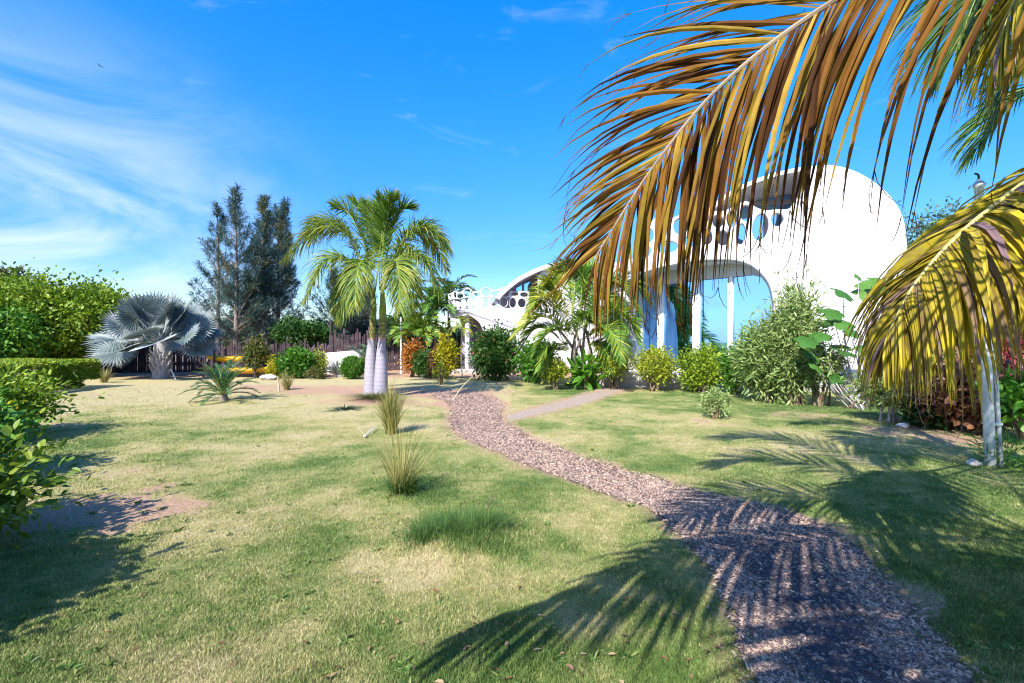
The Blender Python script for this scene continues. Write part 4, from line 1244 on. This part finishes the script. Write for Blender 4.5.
coconut((2.9, .3, 0), (2.7, .6, 3.25), 'coconut palm beside the camera whose browning frond hangs across the sky', [
    dict(pts=A_pts, n=122, L=1.06, W=.0245, leaf='coco', mr='brownr', label='browning frond hanging across the sky', kw=dict(roll=1.35, a0=64, a1=24, lift=.05, droop=1.25, tone=(.38, .31), rr=.017, tear=.35, start=.03, prof0=.8, segs=6, fold=.25, tipcurl=.09, wob=.18, sideL=(.78, 1.), sideD=(.75, 2.1), tone_tip=-.12)),
    dict(pts=[(1.1, .35, 3.65), (-.3, .25, 3.4), (-1.3, .45, 2.25)], n=110, L=1.05, W=.05, leaf='cocog', kw=dict(roll=.0, droop=2.4, lift=-.2)),
    dict(pts=[(2.3, 1.7, 4.8), (1.6, 2.5, 5.5), (.75, 2.75, 5.3)], n=60, L=.8, kw=dict(droop=.7)),
    dict(pts=[(1.9, 1.1, 4.5), (1.1, 1.7, 4.9), (.35, 1.9, 4.4)], n=60, L=.8, kw=dict(droop=.7)),
    dict(pts=[(1.3, -.6, 3.9), (.1, -1.1, 3.7), (-.9, -1.4, 2.9)], n=84, L=1.0, W=.05, kw=dict(droop=2.0)),
    dict(pts=[(1.7, -.3, 3.5), (.9, -.8, 3.4), (.2, -1.2, 2.8)], n=84, L=.95, W=.05, kw=dict(droop=2.0)),
    dict(pts=[(3.6, 1.4, 4.3), (3.9, 2.2, 4.7), (4.3, 3.0, 4.9)], n=56, L=.8),
    dict(pts=[(3.8, .2, 4.2), (4.9, -.2, 4.2), (5.9, -.5, 3.3)], n=56, L=.8),
    dict(pts=[(3.0, -.5, 4.3), (3.2, -1.6, 4.3), (3.3, -2.6, 3.3)], n=56, L=.8),
    dict(pts=[(1.9, -.2, 4.3), (1.1, -1.0, 4.2), (.3, -1.7, 3.2)], n=56, L=.8),
], 201, [.1, -.05, 0])
C_pts = [(4.7, 3.3, 3.5), pt(1075, 150, 3.05), pt(1018, 188, 3.0), pt(958, 236, 3.0), pt(914, 286, 3.02), pt(888, 335, 3.05)]
coconut((5.6, 3.0, 0), (5.3, 3.2, 3.5), 'coconut palm outside the right edge whose yellowing frond hangs before the steel pole', [
    dict(pts=C_pts[1:], n=250, L=.98, W=.039, leaf='cocoy', mr='rachis', label='yellowing frond drooping in front of the steel pole', kw=dict(a0=78, a1=34, lift=-.25, droop=3.2, tone=(.5, .28), rr=.026, segs=6, fold=.22, wob=.2, tear=.2, tipcurl=.06, roll=.0)),
    dict(pts=[pt(1130, 120, 2.75), pt(1075, 165, 2.7), pt(1030, 225, 2.72), pt(1004, 290, 2.8)], n=110, L=.8, W=.034, leaf='cocoy', mr='rachis', label='second yellowing frond cut by the right edge', kw=dict(a0=80, a1=40, lift=-.3, droop=3.4, tone=(.6, .25), segs=6, fold=.22, wob=.2, tipcurl=.05)),
    dict(pts=[pt(1120, -70, 3.4), pt(1040, -65, 3.5), pt(985, -15, 3.6), pt(958, 45, 3.65)], n=95, L=1.0, W=.032, leaf='cocog', label='green frond hanging in the top right corner', kw=dict(droop=1.7, roll=.3, tone=(.4, .25))),
    dict(pts=[pt(1140, -90, 3.0), pt(1075, -75, 3.0), pt(1025, -20, 3.05), pt(1000, 40, 3.1)], n=90, L=.95, W=.034, leaf='cocoy', mr='rachis', kw=dict(droop=2.6, lift=-.2, tone=(.5, .25))),
    dict(pts=[pt(1100, 90, 5.2), pt(1060, 80, 5.3), pt(1010, 105, 5.4), pt(975, 150, 5.5)], n=80, L=.9, W=.03, leaf='palm', kw=dict(droop=1.5, tone=(.3, .2))),
    dict(pts=[pt(1130, 20, 4.2), pt(1075, 15, 4.4), pt(1030, 50, 4.6), pt(1003, 100, 4.7)], n=85, L=.95, W=.03, leaf='cocog', kw=dict(droop=1.6, tone=(.35, .25))),
    dict(pts=[(4.6, 3.6, 4.9), (3.8, 4.0, 5.5), (2.9, 4.2, 5.2)], n=60, L=.8, kw=dict(droop=.7)),
    dict(pts=[(6.1, 3.9, 4.6), (6.9, 4.6, 4.7), (7.6, 5.1, 3.9)], n=56, L=.8),
    dict(pts=[(6.2, 2.8, 4.5), (7.1, 2.3, 4.5), (8.0, 1.9, 3.6)], n=56, L=.8),
    dict(pts=[(4.9, 2.3, 4.4), (4.6, 1.4, 4.5), (4.3, .6, 3.7)], n=56, L=.8),
    dict(pts=[(4.3, 2.7, 4.7), (3.4, 2.2, 5.0), (2.6, 1.9, 4.7)], n=56, L=.8, kw=dict(droop=.7)),
], 202, [.05, .05, 0])

# ------------------------------------------------------------------ shrubs and small plants of the beds
B = bush
B(258, 373, 30, 338, 'olive', 'slim_shrub', 'slim olive shrub right of the yellow kayaks', 'shrub', .13, .07, 2600, D=21.5, shell=.4, lift=.15)
B(275, 373.5, 17, 359, 'yellow', 'croton_bush', 'small bright yellow bush beside the slim olive shrub', 'bush', .12, .06, 900, D=21)
B(297, 375, 36, 348, 'bright', 'green_bush', 'round fresh green bush in front of the back fence', 'bush', .15, .08, 4200, D=21)
B(319, 373, 18, 350, 'yelgreen', 'pale_bush', 'pale yellow bush left of the grey agave', 'bush', .13, .06, 1100, D=21.5)
B(318, 376, 26, 367, 'olive', 'low_plant', 'low greyish plant in front of the pale yellow bush', 'plant', .12, .04, 700, D=20.5)
B(353, 378, 26, 356, 'bright', 'clipped_bush', 'bright green clipped round bush beside the white rock', 'bush', .08, .045, 5200, D=20.5, shell=.8, jit=.12, lump=.06)
B(413, 374, 26, 341, 'orange', 'orange_croton', 'orange leaved croton bush right of the twin palms', 'bush', .16, .07, 1700, D=21.5, lift=.1)
B(427, 375, 30, 351, 'mid', 'leafy_bush', 'green bush between the orange and the yellow croton', 'bush', .15, .07, 2200, D=21)
B(433, 373, 12, 350, 'copper', 'copper_bush', 'small coppery bush just left of the yellow croton', 'bush', .14, .07, 600, D=20.6)
B(446, 374, 26, 336, 'yellow', 'tall_croton', 'upright golden yellow croton left of the far house entrance', 'bush', .16, .07, 2000, D=20.5, lump=.4)
B(441, 383, 18, 359, 'yelgreen', 'sparse_plant', 'sparse light green plant on the lawn before the golden croton', 'plant', .11, .05, 260, D=18, stems=8)
B(495, 374, 52, 327, 'mid', 'hibiscus_bush', 'dense round green bush dotted with small pink flowers', 'bush', .14, .085, 7500, D=20, flowers=26, shell=.6)
B(536, 374, 44, 342, 'bright', 'leafy_shrub', 'fresh green bush right of the pink flowering bush', 'bush', .15, .07, 4600, D=19)
B(555, 390, 30, 357, 'yelgreen', 'bed_shrub', 'yellow green shrub on bare stems before the palm clump', 'shrub', .09, .05, 2400, D=16, lift=.2, stems=10)
B(587, 386, 34, 354, 'bright', 'broad_leaf_plant', 'broad leaved plant at the foot of the palm clump', 'plant', .42, .16, 90, D=16.2, rich=True, stems=4)
B(613, 384, 46, 346, 'yelgreen', 'bed_shrub', 'yellow green shrub just right of the palm clump, first below the window', 'shrub', .09, .05, 3000, D=16.2, lift=.25, stems=12, lump=.4)
B(655, 388, 44, 346, 'yelgreen', 'bed_shrub', 'yellow green shrub below the first tall window pane', 'shrub', .09, .05, 4200, D=15.6, lift=.15, stems=12)
B(701, 391, 50, 346, 'lime', 'bed_shrub', 'rounded yellow green shrub below the middle window panes', 'shrub', .09, .05, 6000, D=15.2, stems=10)
B(737, 392, 34, 347, 'bright', 'bed_shrub', 'deeper green shrub wedged against the big variegated shrub', 'shrub', .10, .05, 3600, D=14.6, stems=8)
B(715, 421, 34, 384, 'varieg', 'small_shrub', 'small airy pale green shrub alone on the lawn before the window', 'shrub', .07, .03, 900, D=10, stems=12, shell=.3)
B(768, 404, 66, 318, 'varieg', 'variegated_shrub', 'large pale variegated shrub at the right end of the window', 'shrub', .17, .042, 9000, D=12.9, lump=.35, stems=14)
B(795, 404, 58, 282, 'varieg', 'tall_variegated_shrub', 'tallest pale variegated shrub rising against the white wall', 'shrub', .17, .04, 6500, D=12.3, lump=.4, stems=14)
B(820, 408, 60, 345, 'varieg', 'open_shrub', 'open pale shrub with forking bare stems left of the broad leaves', 'shrub', .15, .045, 1500, D=12.0, lift=.35, stems=12, lump=.45)
B(893, 424, 66, 372, 'varieg', 'round_shrub', 'light green shrub on a short thick trunk under the yellowing frond', 'shrub', .15, .04, 3200, D=9.6, lift=.3, stems=7, twig='paletrunk')
B(963, 434, 90, 362, 'copper', 'copper_shrub', 'coppery brown shrub behind the steel pole', 'shrub', .16, .11, 2600, D=8.7, rich=True, stems=10)
B(1006, 425, 60, 308, 'red', 'cordyline', 'red leaved plant rising behind the coppery shrub', 'plant', .26, .05, 700, D=9.3, rich=True, stems=5, lift=.4)
B(1024, 440, 56, 366, 'bright', 'glossy_plant', 'green plant with yellowish leaves at the right edge', 'plant', .22, .09, 420, D=7.6, rich=True, stems=6)
B(1012, 470, 60, 440, 'bright', 'grassy_tuft', 'low bright green tuft right of the pole foot', 'plant', .2, .014, 420, D=6.1, stems=0)
B(930, 440, 40, 398, 'dark', 'dark_bush', 'dark low bush between light green shrub and coppery shrub', 'bush', .12, .07, 1300, D=8.9)
B(926, 398, 44, 262, 'lime', 'lime_shrub', 'lime green bush at the corner of the white house', 'bush', .14, .08, 3000, D=15.5)

# broad lobed leaves on long bare stems in front of the sail wall
def lobed_shrub():
    r = np.random.default_rng(120)
    D = 11.6
    b = pt(858, 0, D); b[2] = 0
    root = thing('lobed_leaf_shrub', b, 'tall sparse shrub with big lobed leaves on bare stems against the white wall', 'shrub')
    spots = [(843, 292, 26), (872, 285, 30), (882, 281, 24), (866, 292, 24), (858, 276, 12), (832, 312, 22), (842, 322, 24), (826, 322, 16), (850, 330, 22), (838, 345, 24), (820, 335, 20), (812, 352, 28), (828, 360, 24), (846, 352, 20), (806, 340, 22), (815, 365, 20), (864, 350, 16), (835, 376, 20), (890, 292, 18)]
    for x, y, sz in spots:
        dd = D + r.normal(0, .35)
        hub = pt(x, y, dd); R_ = sz / 2 / F * D * 1.05
        m_ = MB()
        up = unit(np.array([r.normal(0, .35), -.55 + r.normal(0, .2), .85]))
        e1 = unit(np.cross(up, [0, 1, .2])); e2 = np.cross(up, e1)
        th = np.linspace(0, 2 * np.pi, 40, endpoint=False)
        rad = R_ * (.72 + .28 * np.abs(np.cos(th * 3.5)) ** .6)
        rad[:2] *= .6; rad[-1:] *= .6
        rim = hub + rad[:, None] * (np.cos(th)[:, None] * e1 + np.sin(th)[:, None] * e2) - up * (.25 * rad * (rad / R_))[:, None]
        inn = hub + .5 * rad[:, None] * (np.cos(th)[:, None] * e1 + np.sin(th)[:, None] * e2) - up * .03 * R_
        V = np.vstack([rim, inn, hub[None]])
        f4 = np.array([[i, (i + 1) % 40, 40 + (i + 1) % 40, 40 + i] for i in range(40)]); f3 = np.array([[40 + i, 40 + (i + 1) % 40, 80] for i in range(40)])
        tn = np.clip(r.normal(.5, .22), 0, 1)
        m_.add(V, f4, tn); m_.f.append(f3); m_.mi.append(np.zeros(40, int))
        m_.build('leaf', LM['big'], root, True)
    for x, y, sz in spots:
        e = pt(x, y, D); s_ = b + [r.normal(0, .12), r.normal(0, .1), -.05]
        m_ = MB(); tube(m_, spline([s_, s_ * .45 + e * .55 + [r.normal(0, .12), 0, -.12], e], 9), np.linspace(.022, .006, 9), 5)
        m_.build('stem', M['paletrunk'], root, True)
    for k in range(22):
        s_ = b + [r.normal(0, .15), r.normal(0, .15), 0]; e = s_ + [r.normal(.2, .5), r.normal(0, .3), .5 + .9 * r.random()]
        m_ = MB(); tube(m_, spline([s_, (s_ + e) / 2 + r.normal(0, .06, 3), e], 6), np.linspace(.014, .004, 6), 4)
        m_.build('twig', M['twig'], root, True)
lobed_shrub()

def tuft(px, py, wpx, top, name, label, n, leaf='reed', D=None, W=.006, seed=0, spread=.55, tone=(.5, .25), cat='grass tuft', stiff=.55, group=None, ragged=False):
    r = np.random.default_rng(300 + seed)
    D = D or dist_of(py)
    b = pt(px, 0, D); b[2] = float(ground_z(np.array([b[0]]), np.array([b[1]]))[0]) - .01
    ht = H - (top - CY) / F * D; half = wpx / 2 / F * D
    m_ = MB()
    az = r.random(n) * 2 * np.pi; q = r.random(n) ** .7
    out = np.stack([np.cos(az), np.sin(az), 0 * az], -1)
    h = ht * (.45 + .6 * r.random(n)) * (1 - .25 * q)
    base = b + out * (half * .22 * r.random(n))[:, None]
    if ragged:
        cc = r.normal(0, .33, (7, 2)) * half
        base = b + np.concatenate([cc[r.integers(0, 7, n)] + r.normal(0, .2, (n, 2)) * half, np.zeros((n, 1))], 1)
        base[:, 2] = ground_z(base[:, 0], base[:, 1]) - .005
        q = q * .35
    k = 6
    t = np.linspace(0, 1, k)
    P = base[:, None] + out[:, None] * (half * q * spread * 1.7)[:, None, None] * (t ** 1.6)[None, :, None] + np.array([0, 0, 1.0]) * (h[:, None] * (t - (1 - stiff) * q[:, None] * t ** 3))[..., None]
    S = np.stack([-np.sin(az + r.normal(0, .8, n)), np.cos(az), 0 * az], -1)
    wv = W * np.array([1, 1, .9, .7, .45, .08])
    V = np.stack([P - S[:, None] * wv[None, :, None], P + S[:, None] * wv[None, :, None]], 2)
    i = np.arange(n)[:, None] * k * 2 + np.arange(k - 1)[None] * 2
    f = np.stack([i, i + 1, i + 3, i + 2], -1).reshape(-1, 4)
    m_.add(V.reshape(-1, 3), f, np.repeat(np.clip(r.normal(tone[0], tone[1], n), 0, 1), k * 2))
    o = m_.build(name, LM[leaf])
    return tag(o, label, cat, group)
tuft(391, 437, 46, 370, 'tall_grass', 'upright dry tall grass tuft just in front of the twin palms', 330, D=8.3, W=.006, seed=1, tone=(.55, .22), stiff=.85, spread=.5)
tuft(402, 497, 110, 400, 'wispy_grass', 'wispy pale grass tuft nearer the camera than the upright tuft', 210, D=5.05, W=.0026, seed=2, tone=(.62, .2), stiff=.93, spread=.62)
tuft(405, 499, 56, 472, 'green_grass', 'short green grass growing at the foot of the wispy tuft', 700, 'mid', D=5.0, W=.004, seed=3, tone=(.6, .25))
tuft(466, 550, 88, 512, 'lush_grass', 'lush green grass mound in the middle of the lawn', 4200, 'turf', D=4.0, W=.0022, seed=4, tone=(.25, .25), spread=1.1, ragged=True)
tuft(287, 391, 22, 366, 'dry_grass', 'dry upright grass tuft right of the small sago palm', 170, D=16, W=.009, seed=5, tone=(.6, .2), stiff=.85)
tuft(104, 386, 26, 362, 'bed_grass', 'pale dry grass tuft at the end of the clipped hedge', 150, D=18.5, W=.012, seed=6, tone=(.6, .2))
tuft(345, 411, 34, 403, 'weed', 'small dark weed lying on the bare soil left of the twin palms', 90, 'dark', D=11.4, W=.018, seed=7, stiff=.2, spread=1.0, cat='weed')
tuft(375, 402, 56, 391, 'base_grass', 'short grass around the foot of the twin palms', 420, 'olive', D=13.2, W=.008, seed=8, spread=.9)

def agave():
    r = np.random.default_rng(130)
    b = pt(337, 0, 21.5); b[2] = 0
    m_ = MB()
    P = np.repeat((b + [0, 0, .12])[None], 70, 0)
    az = r.random(70) * 6.28; el = np.radians(10 + 72 * r.random(70))
    Dv = np.stack([np.cos(az) * np.cos(el), np.sin(az) * np.cos(el), np.sin(el)], -1)
    leaves(m_, P, Dv, .78 * (.8 + .3 * r.random(70)), .085, np.clip(r.normal(.55, .2, 70), 0, 1), r, True, .25, .05)
    tag(m_.build('agave', LM['agave']), 'grey green spiky agave before the low white wall', 'plant')
agave()

# ------------------------------------------------------------------ kayaks on a rack
def kayak(c, label):
    root = thing('kayak', c, label, 'kayak', 'yellow kayaks on the rack')
    L, Wd, Hh = 3.3, .72, .30
    n, k = 33, 16
    t = np.linspace(-1, 1, n)
    wp = Wd / 2 * np.clip(1 - np.abs(t) ** 2.6, 0, 1) ** .62 + .012
    rise = .16 * np.abs(t) ** 3.2
    th = np.linspace(0, 2 * np.pi, k, endpoint=False)
    V = np.zeros((n, k, 3))
    V[..., 0] = (t * L / 2)[:, None]
    V[..., 1] = wp[:, None] * np.cos(th)[None]
    zz = np.where(np.sin(th) < 0, np.sin(th) * .72, np.sin(th) * .28)
    V[..., 2] = zz[None] * Hh * (.35 + .65 * (1 - np.abs(t) ** 3))[:, None] + rise[:, None] + Hh * .5
    V[..., 1] += .0
    V = V.reshape(-1, 3) + c
    i = np.arange(n - 1)[:, None] * k; j = np.arange(k)[None]; jn = (j + 1) % k
    f = np.stack([i + j, i + jn, i + k + jn, i + k + j], -1).reshape(-1, 4)
    m_ = MB(); m_.add(V, f); m_.build('hull', M['kayak'], root, True)
    m2 = MB(); th2 = np.linspace(0, 2 * np.pi, 26)
    ring = np.stack([c[0] - .15 + .48 * np.cos(th2), c[1] + .23 * np.sin(th2), np.full(26, c[2] + Hh * .5 + .10)], -1)
    tube(m2, ring, .022, 6)
    vv = np.vstack([ring[:-1] - [0, 0, .004], ring[:-1].mean(0)])
    m2.add(vv, np.array([[q, (q + 1) % 25, 25] for q in range(25)]))
    m2.build('cockpit', M['black'], root)
    m3 = MB()
    for s_ in (-1, 1): tube(m3, spline([c + [s_ * 1.42, 0, .27], c + [s_ * 1.5, 0, .37], c + [s_ * 1.58, 0, .33]], 8), .014, 6)
    m3.build('carry_handle', M['black'], root)
kc = pt(240, 0, 21.6)
kayak(np.array([kc[0], 21.6, .72]), 'upper yellow kayak lying on the rack by the fence')
kayak(np.array([kc[0] + .1, 21.6, .22]), 'lower yellow kayak lying on the rack by the fence')
def rack():
    root = thing('kayak_rack', (kc[0], 21.6, 0), 'dark wooden rack holding two yellow kayaks', 'rack')
    for sx in (-.9, .9):
        for sy in (-.42, .42):
            m_ = MB(); box(m_, (kc[0] + sx, 21.6 + sy, .6), (.07, .07, 1.3)); m_.build('post', M['stake'], root)
        for z in (.2, .70):
            m_ = MB(); box(m_, (kc[0] + sx, 21.6, z), (.06, .78, .05)); m_.build('crossbar', M['stake'], root)
rack()

# ------------------------------------------------------------------ rocks
def rock(px, py, wpx, hpx, label, seed, D=None, group='pale rocks edging the back bed'):
    r = np.random.default_rng(seed)
    D = D or dist_of(py)
    b = pt(px, 0, D); b[2] = 0
    bm = bmesh.new(); bmesh.ops.create_icosphere(bm, subdivisions=3, radius=1)
    w_, h_ = wpx / 2 / F * D, hpx / F * D
    ph = r.random(6) * 6
    for v in bm.verts:
        q = v.co
        k = 1 + .10 * (round(math.sin(3.1 * q.x + ph[5]) * 2) / 2) * math.sin(2.2 * q.y + 3 * q.z) + .16 * math.sin(2.3 * q.x + ph[0]) * math.sin(2.9 * q.y + ph[1]) + .12 * math.sin(4.1 * q.z + ph[2]) * math.sin(3.7 * q.x + ph[3]) + .05 * math.sin(9 * q.y + ph[4])
        q *= k
        q.x = round(q.x * 5) / 5 * .4 + q.x * .6
        v.co = (b[0] + q.x * w_, b[1] + q.y * w_ * .8, h_ * .36 + q.z * h_ * .62)
    me = bpy.data.meshes.new('rock'); bm.to_mesh(me); bm.free()
    me.materials.append(M['rock'])
    return tag(link('rock', me), label, 'rock', group)
rock(340, 377, 15, 12, 'upright white rock between agave and clipped round bush', 1)
rock(268, 379.5, 17, 5, 'flat pale rock left of the dry grass tuft', 2)
rock(249, 376, 18, 6, 'long pale rock below the slim olive shrub', 3)
rock(296, 377.5, 9, 4, 'small stone below the round fresh green bush', 4)
rock(308, 378, 8, 4, 'small stone below the low greyish plant', 5)
rock(382, 378, 7, 4, 'little stone right behind the twin palm trunks', 6)
rock(903, 427, 10, 4, 'small white stone at the foot of the light green round shrub', 7, group=None)
rock(974, 466, 11, 7, 'little pale stone left of the steel pole foot', 8, group=None)

# ------------------------------------------------------------------ steel pole with conduit and lamp head
def pole():
    D = 6.15
    b = pt(991, 0, D); b[2] = 0
    tp = pt(979, 196, D)
    root = thing('garden_pole', b, 'tall steel garden pole with a thinner pipe alongside, behind the yellowing frond', 'pole')
    m_ = MB(); tube(m_, [b + [0, 0, -.15], (b + tp) / 2, tp], [.058, .057, .055], 18); m_.build('pipe', M['steel'], root, True)
    m_ = MB(); q = np.array([.088, -.02, 0])
    tube(m_, [b + q + [0.03, 0, -.1], (b + tp) / 2 + q * .95, tp + q * .8 - [0, 0, .25]], .024, 10); m_.build('conduit', M['steel'], root, True)
    for z in (.55, 1.5, 2.5):
        m_ = MB(); c = b + (tp - b) * (z / tp[2])
        box(m_, c + [.035, -.005, 0], (.15, .125, .03)); m_.build('clamp', M['steel'], root)
    lh = thing_part('lamp_head', root)
    m_ = MB(); tube(m_, [tp, tp + [0, 0, .10], tp + [0, 0, .14], tp + [0, 0, .22]], [.045, .05, .075, .012], 14); m_.build('hood', M['steel'], lh, True)
    m_ = MB(); tube(m_, spline([tp + [0, 0, .2], tp + [-.01, 0, .27], tp + [-.07, -.02, .28]], 8), [.012] * 8, 8); m_.build('bracket', M['black'], lh, True)
pole()

def post():
    b = pt(401, 0, 24.3); b[2] = 0
    m_ = MB(); tube(m_, [b + [0, 0, -.1], b + [0, 0, H - (316 - CY) / F * 24.3]], .045, 10); 
    tag(m_.build('white_post', M['frame'], None, True), 'thin white post standing left of the far feather palms', 'post')
post()

# ------------------------------------------------------------------ sticks
def stick(name, p0, p1, rad, m, label, bow=.0):
    m_ = MB(); p0, p1 = np.array(p0), np.array(p1)
    tube(m_, spline([p0, (p0 + p1) / 2 + [0, 0, bow], p1], 9), np.linspace(rad, rad * .5, 9), 6)
    tag(m_.build(name, M[m], None, True), label, 'stick')
a = at(451, 401); stick('leaning_cane', a - [0, 0, .05], pt(473, 376, a[1] + .1), .018, 'cane', 'pale cane leaning over the path near the far house', .06)
a = at(481, 524); stick('dead_stick', a + [0, 0, .02], pt(494, 496, a[1]), .008, 'deadstick', 'dark dead stick poking out of the lush grass mound', .01)
a = at(279, 391); stick('stub_stake', a - [0, 0, .05], pt(278, 377, a[1]), .035, 'cane', 'short wooden stake beside the dry grass tuft')
a = at(176, 379); stick('white_stake', a - [0, 0, .05], pt(171, 369, a[1]), .03, 'frame', 'short white stake leaning under the silver fan palm')
a = at(366, 438); stick('lying_cane', a + [0, 0, .03], pt(337, 406, 11.0), .007, 'cane', 'long thin cane leaning from the dry tall grass', .02)
a = at(364, 438); stick('white_cane', a + [0, 0, .03], at(376, 430) + [0, 0, .06], .014, 'frame', 'short white stick lying left of the dry tall grass')

# ------------------------------------------------------------------ bird
def bird():
    c = pt(100, 66, 110)
    root = thing('bird', c, 'tiny dark bird gliding high in the sky at upper left', 'bird')
    m_ = MB(); tube(m_, spline([c + [-.32, 0, 0], c, c + [.34, 0, .02]], 9), [.01, .05, .075, .085, .085, .075, .06, .05, .015], 8)
    for s_ in (-1, 1):
        P = np.array([c + [.14, 0, .03], c + [-.12, 0, .03], c + [-.06, s_ * .45, .16], c + [.10, s_ * .45, .17], c + [-.10, s_ * .95, .05], c + [-.03, s_ * .95, .06]])
        P[:, [0, 1]] = P[:, [0, 1]]
        V = np.vstack([P, P - [0, 0, .012]])
        f = np.array([[0, 1, 2, 3], [3, 2, 4, 5], [6, 9, 8, 7], [9, 11, 10, 8]])
        m_.add(V, f)
    m_.build('body', M['bird'], root, True)
bird()
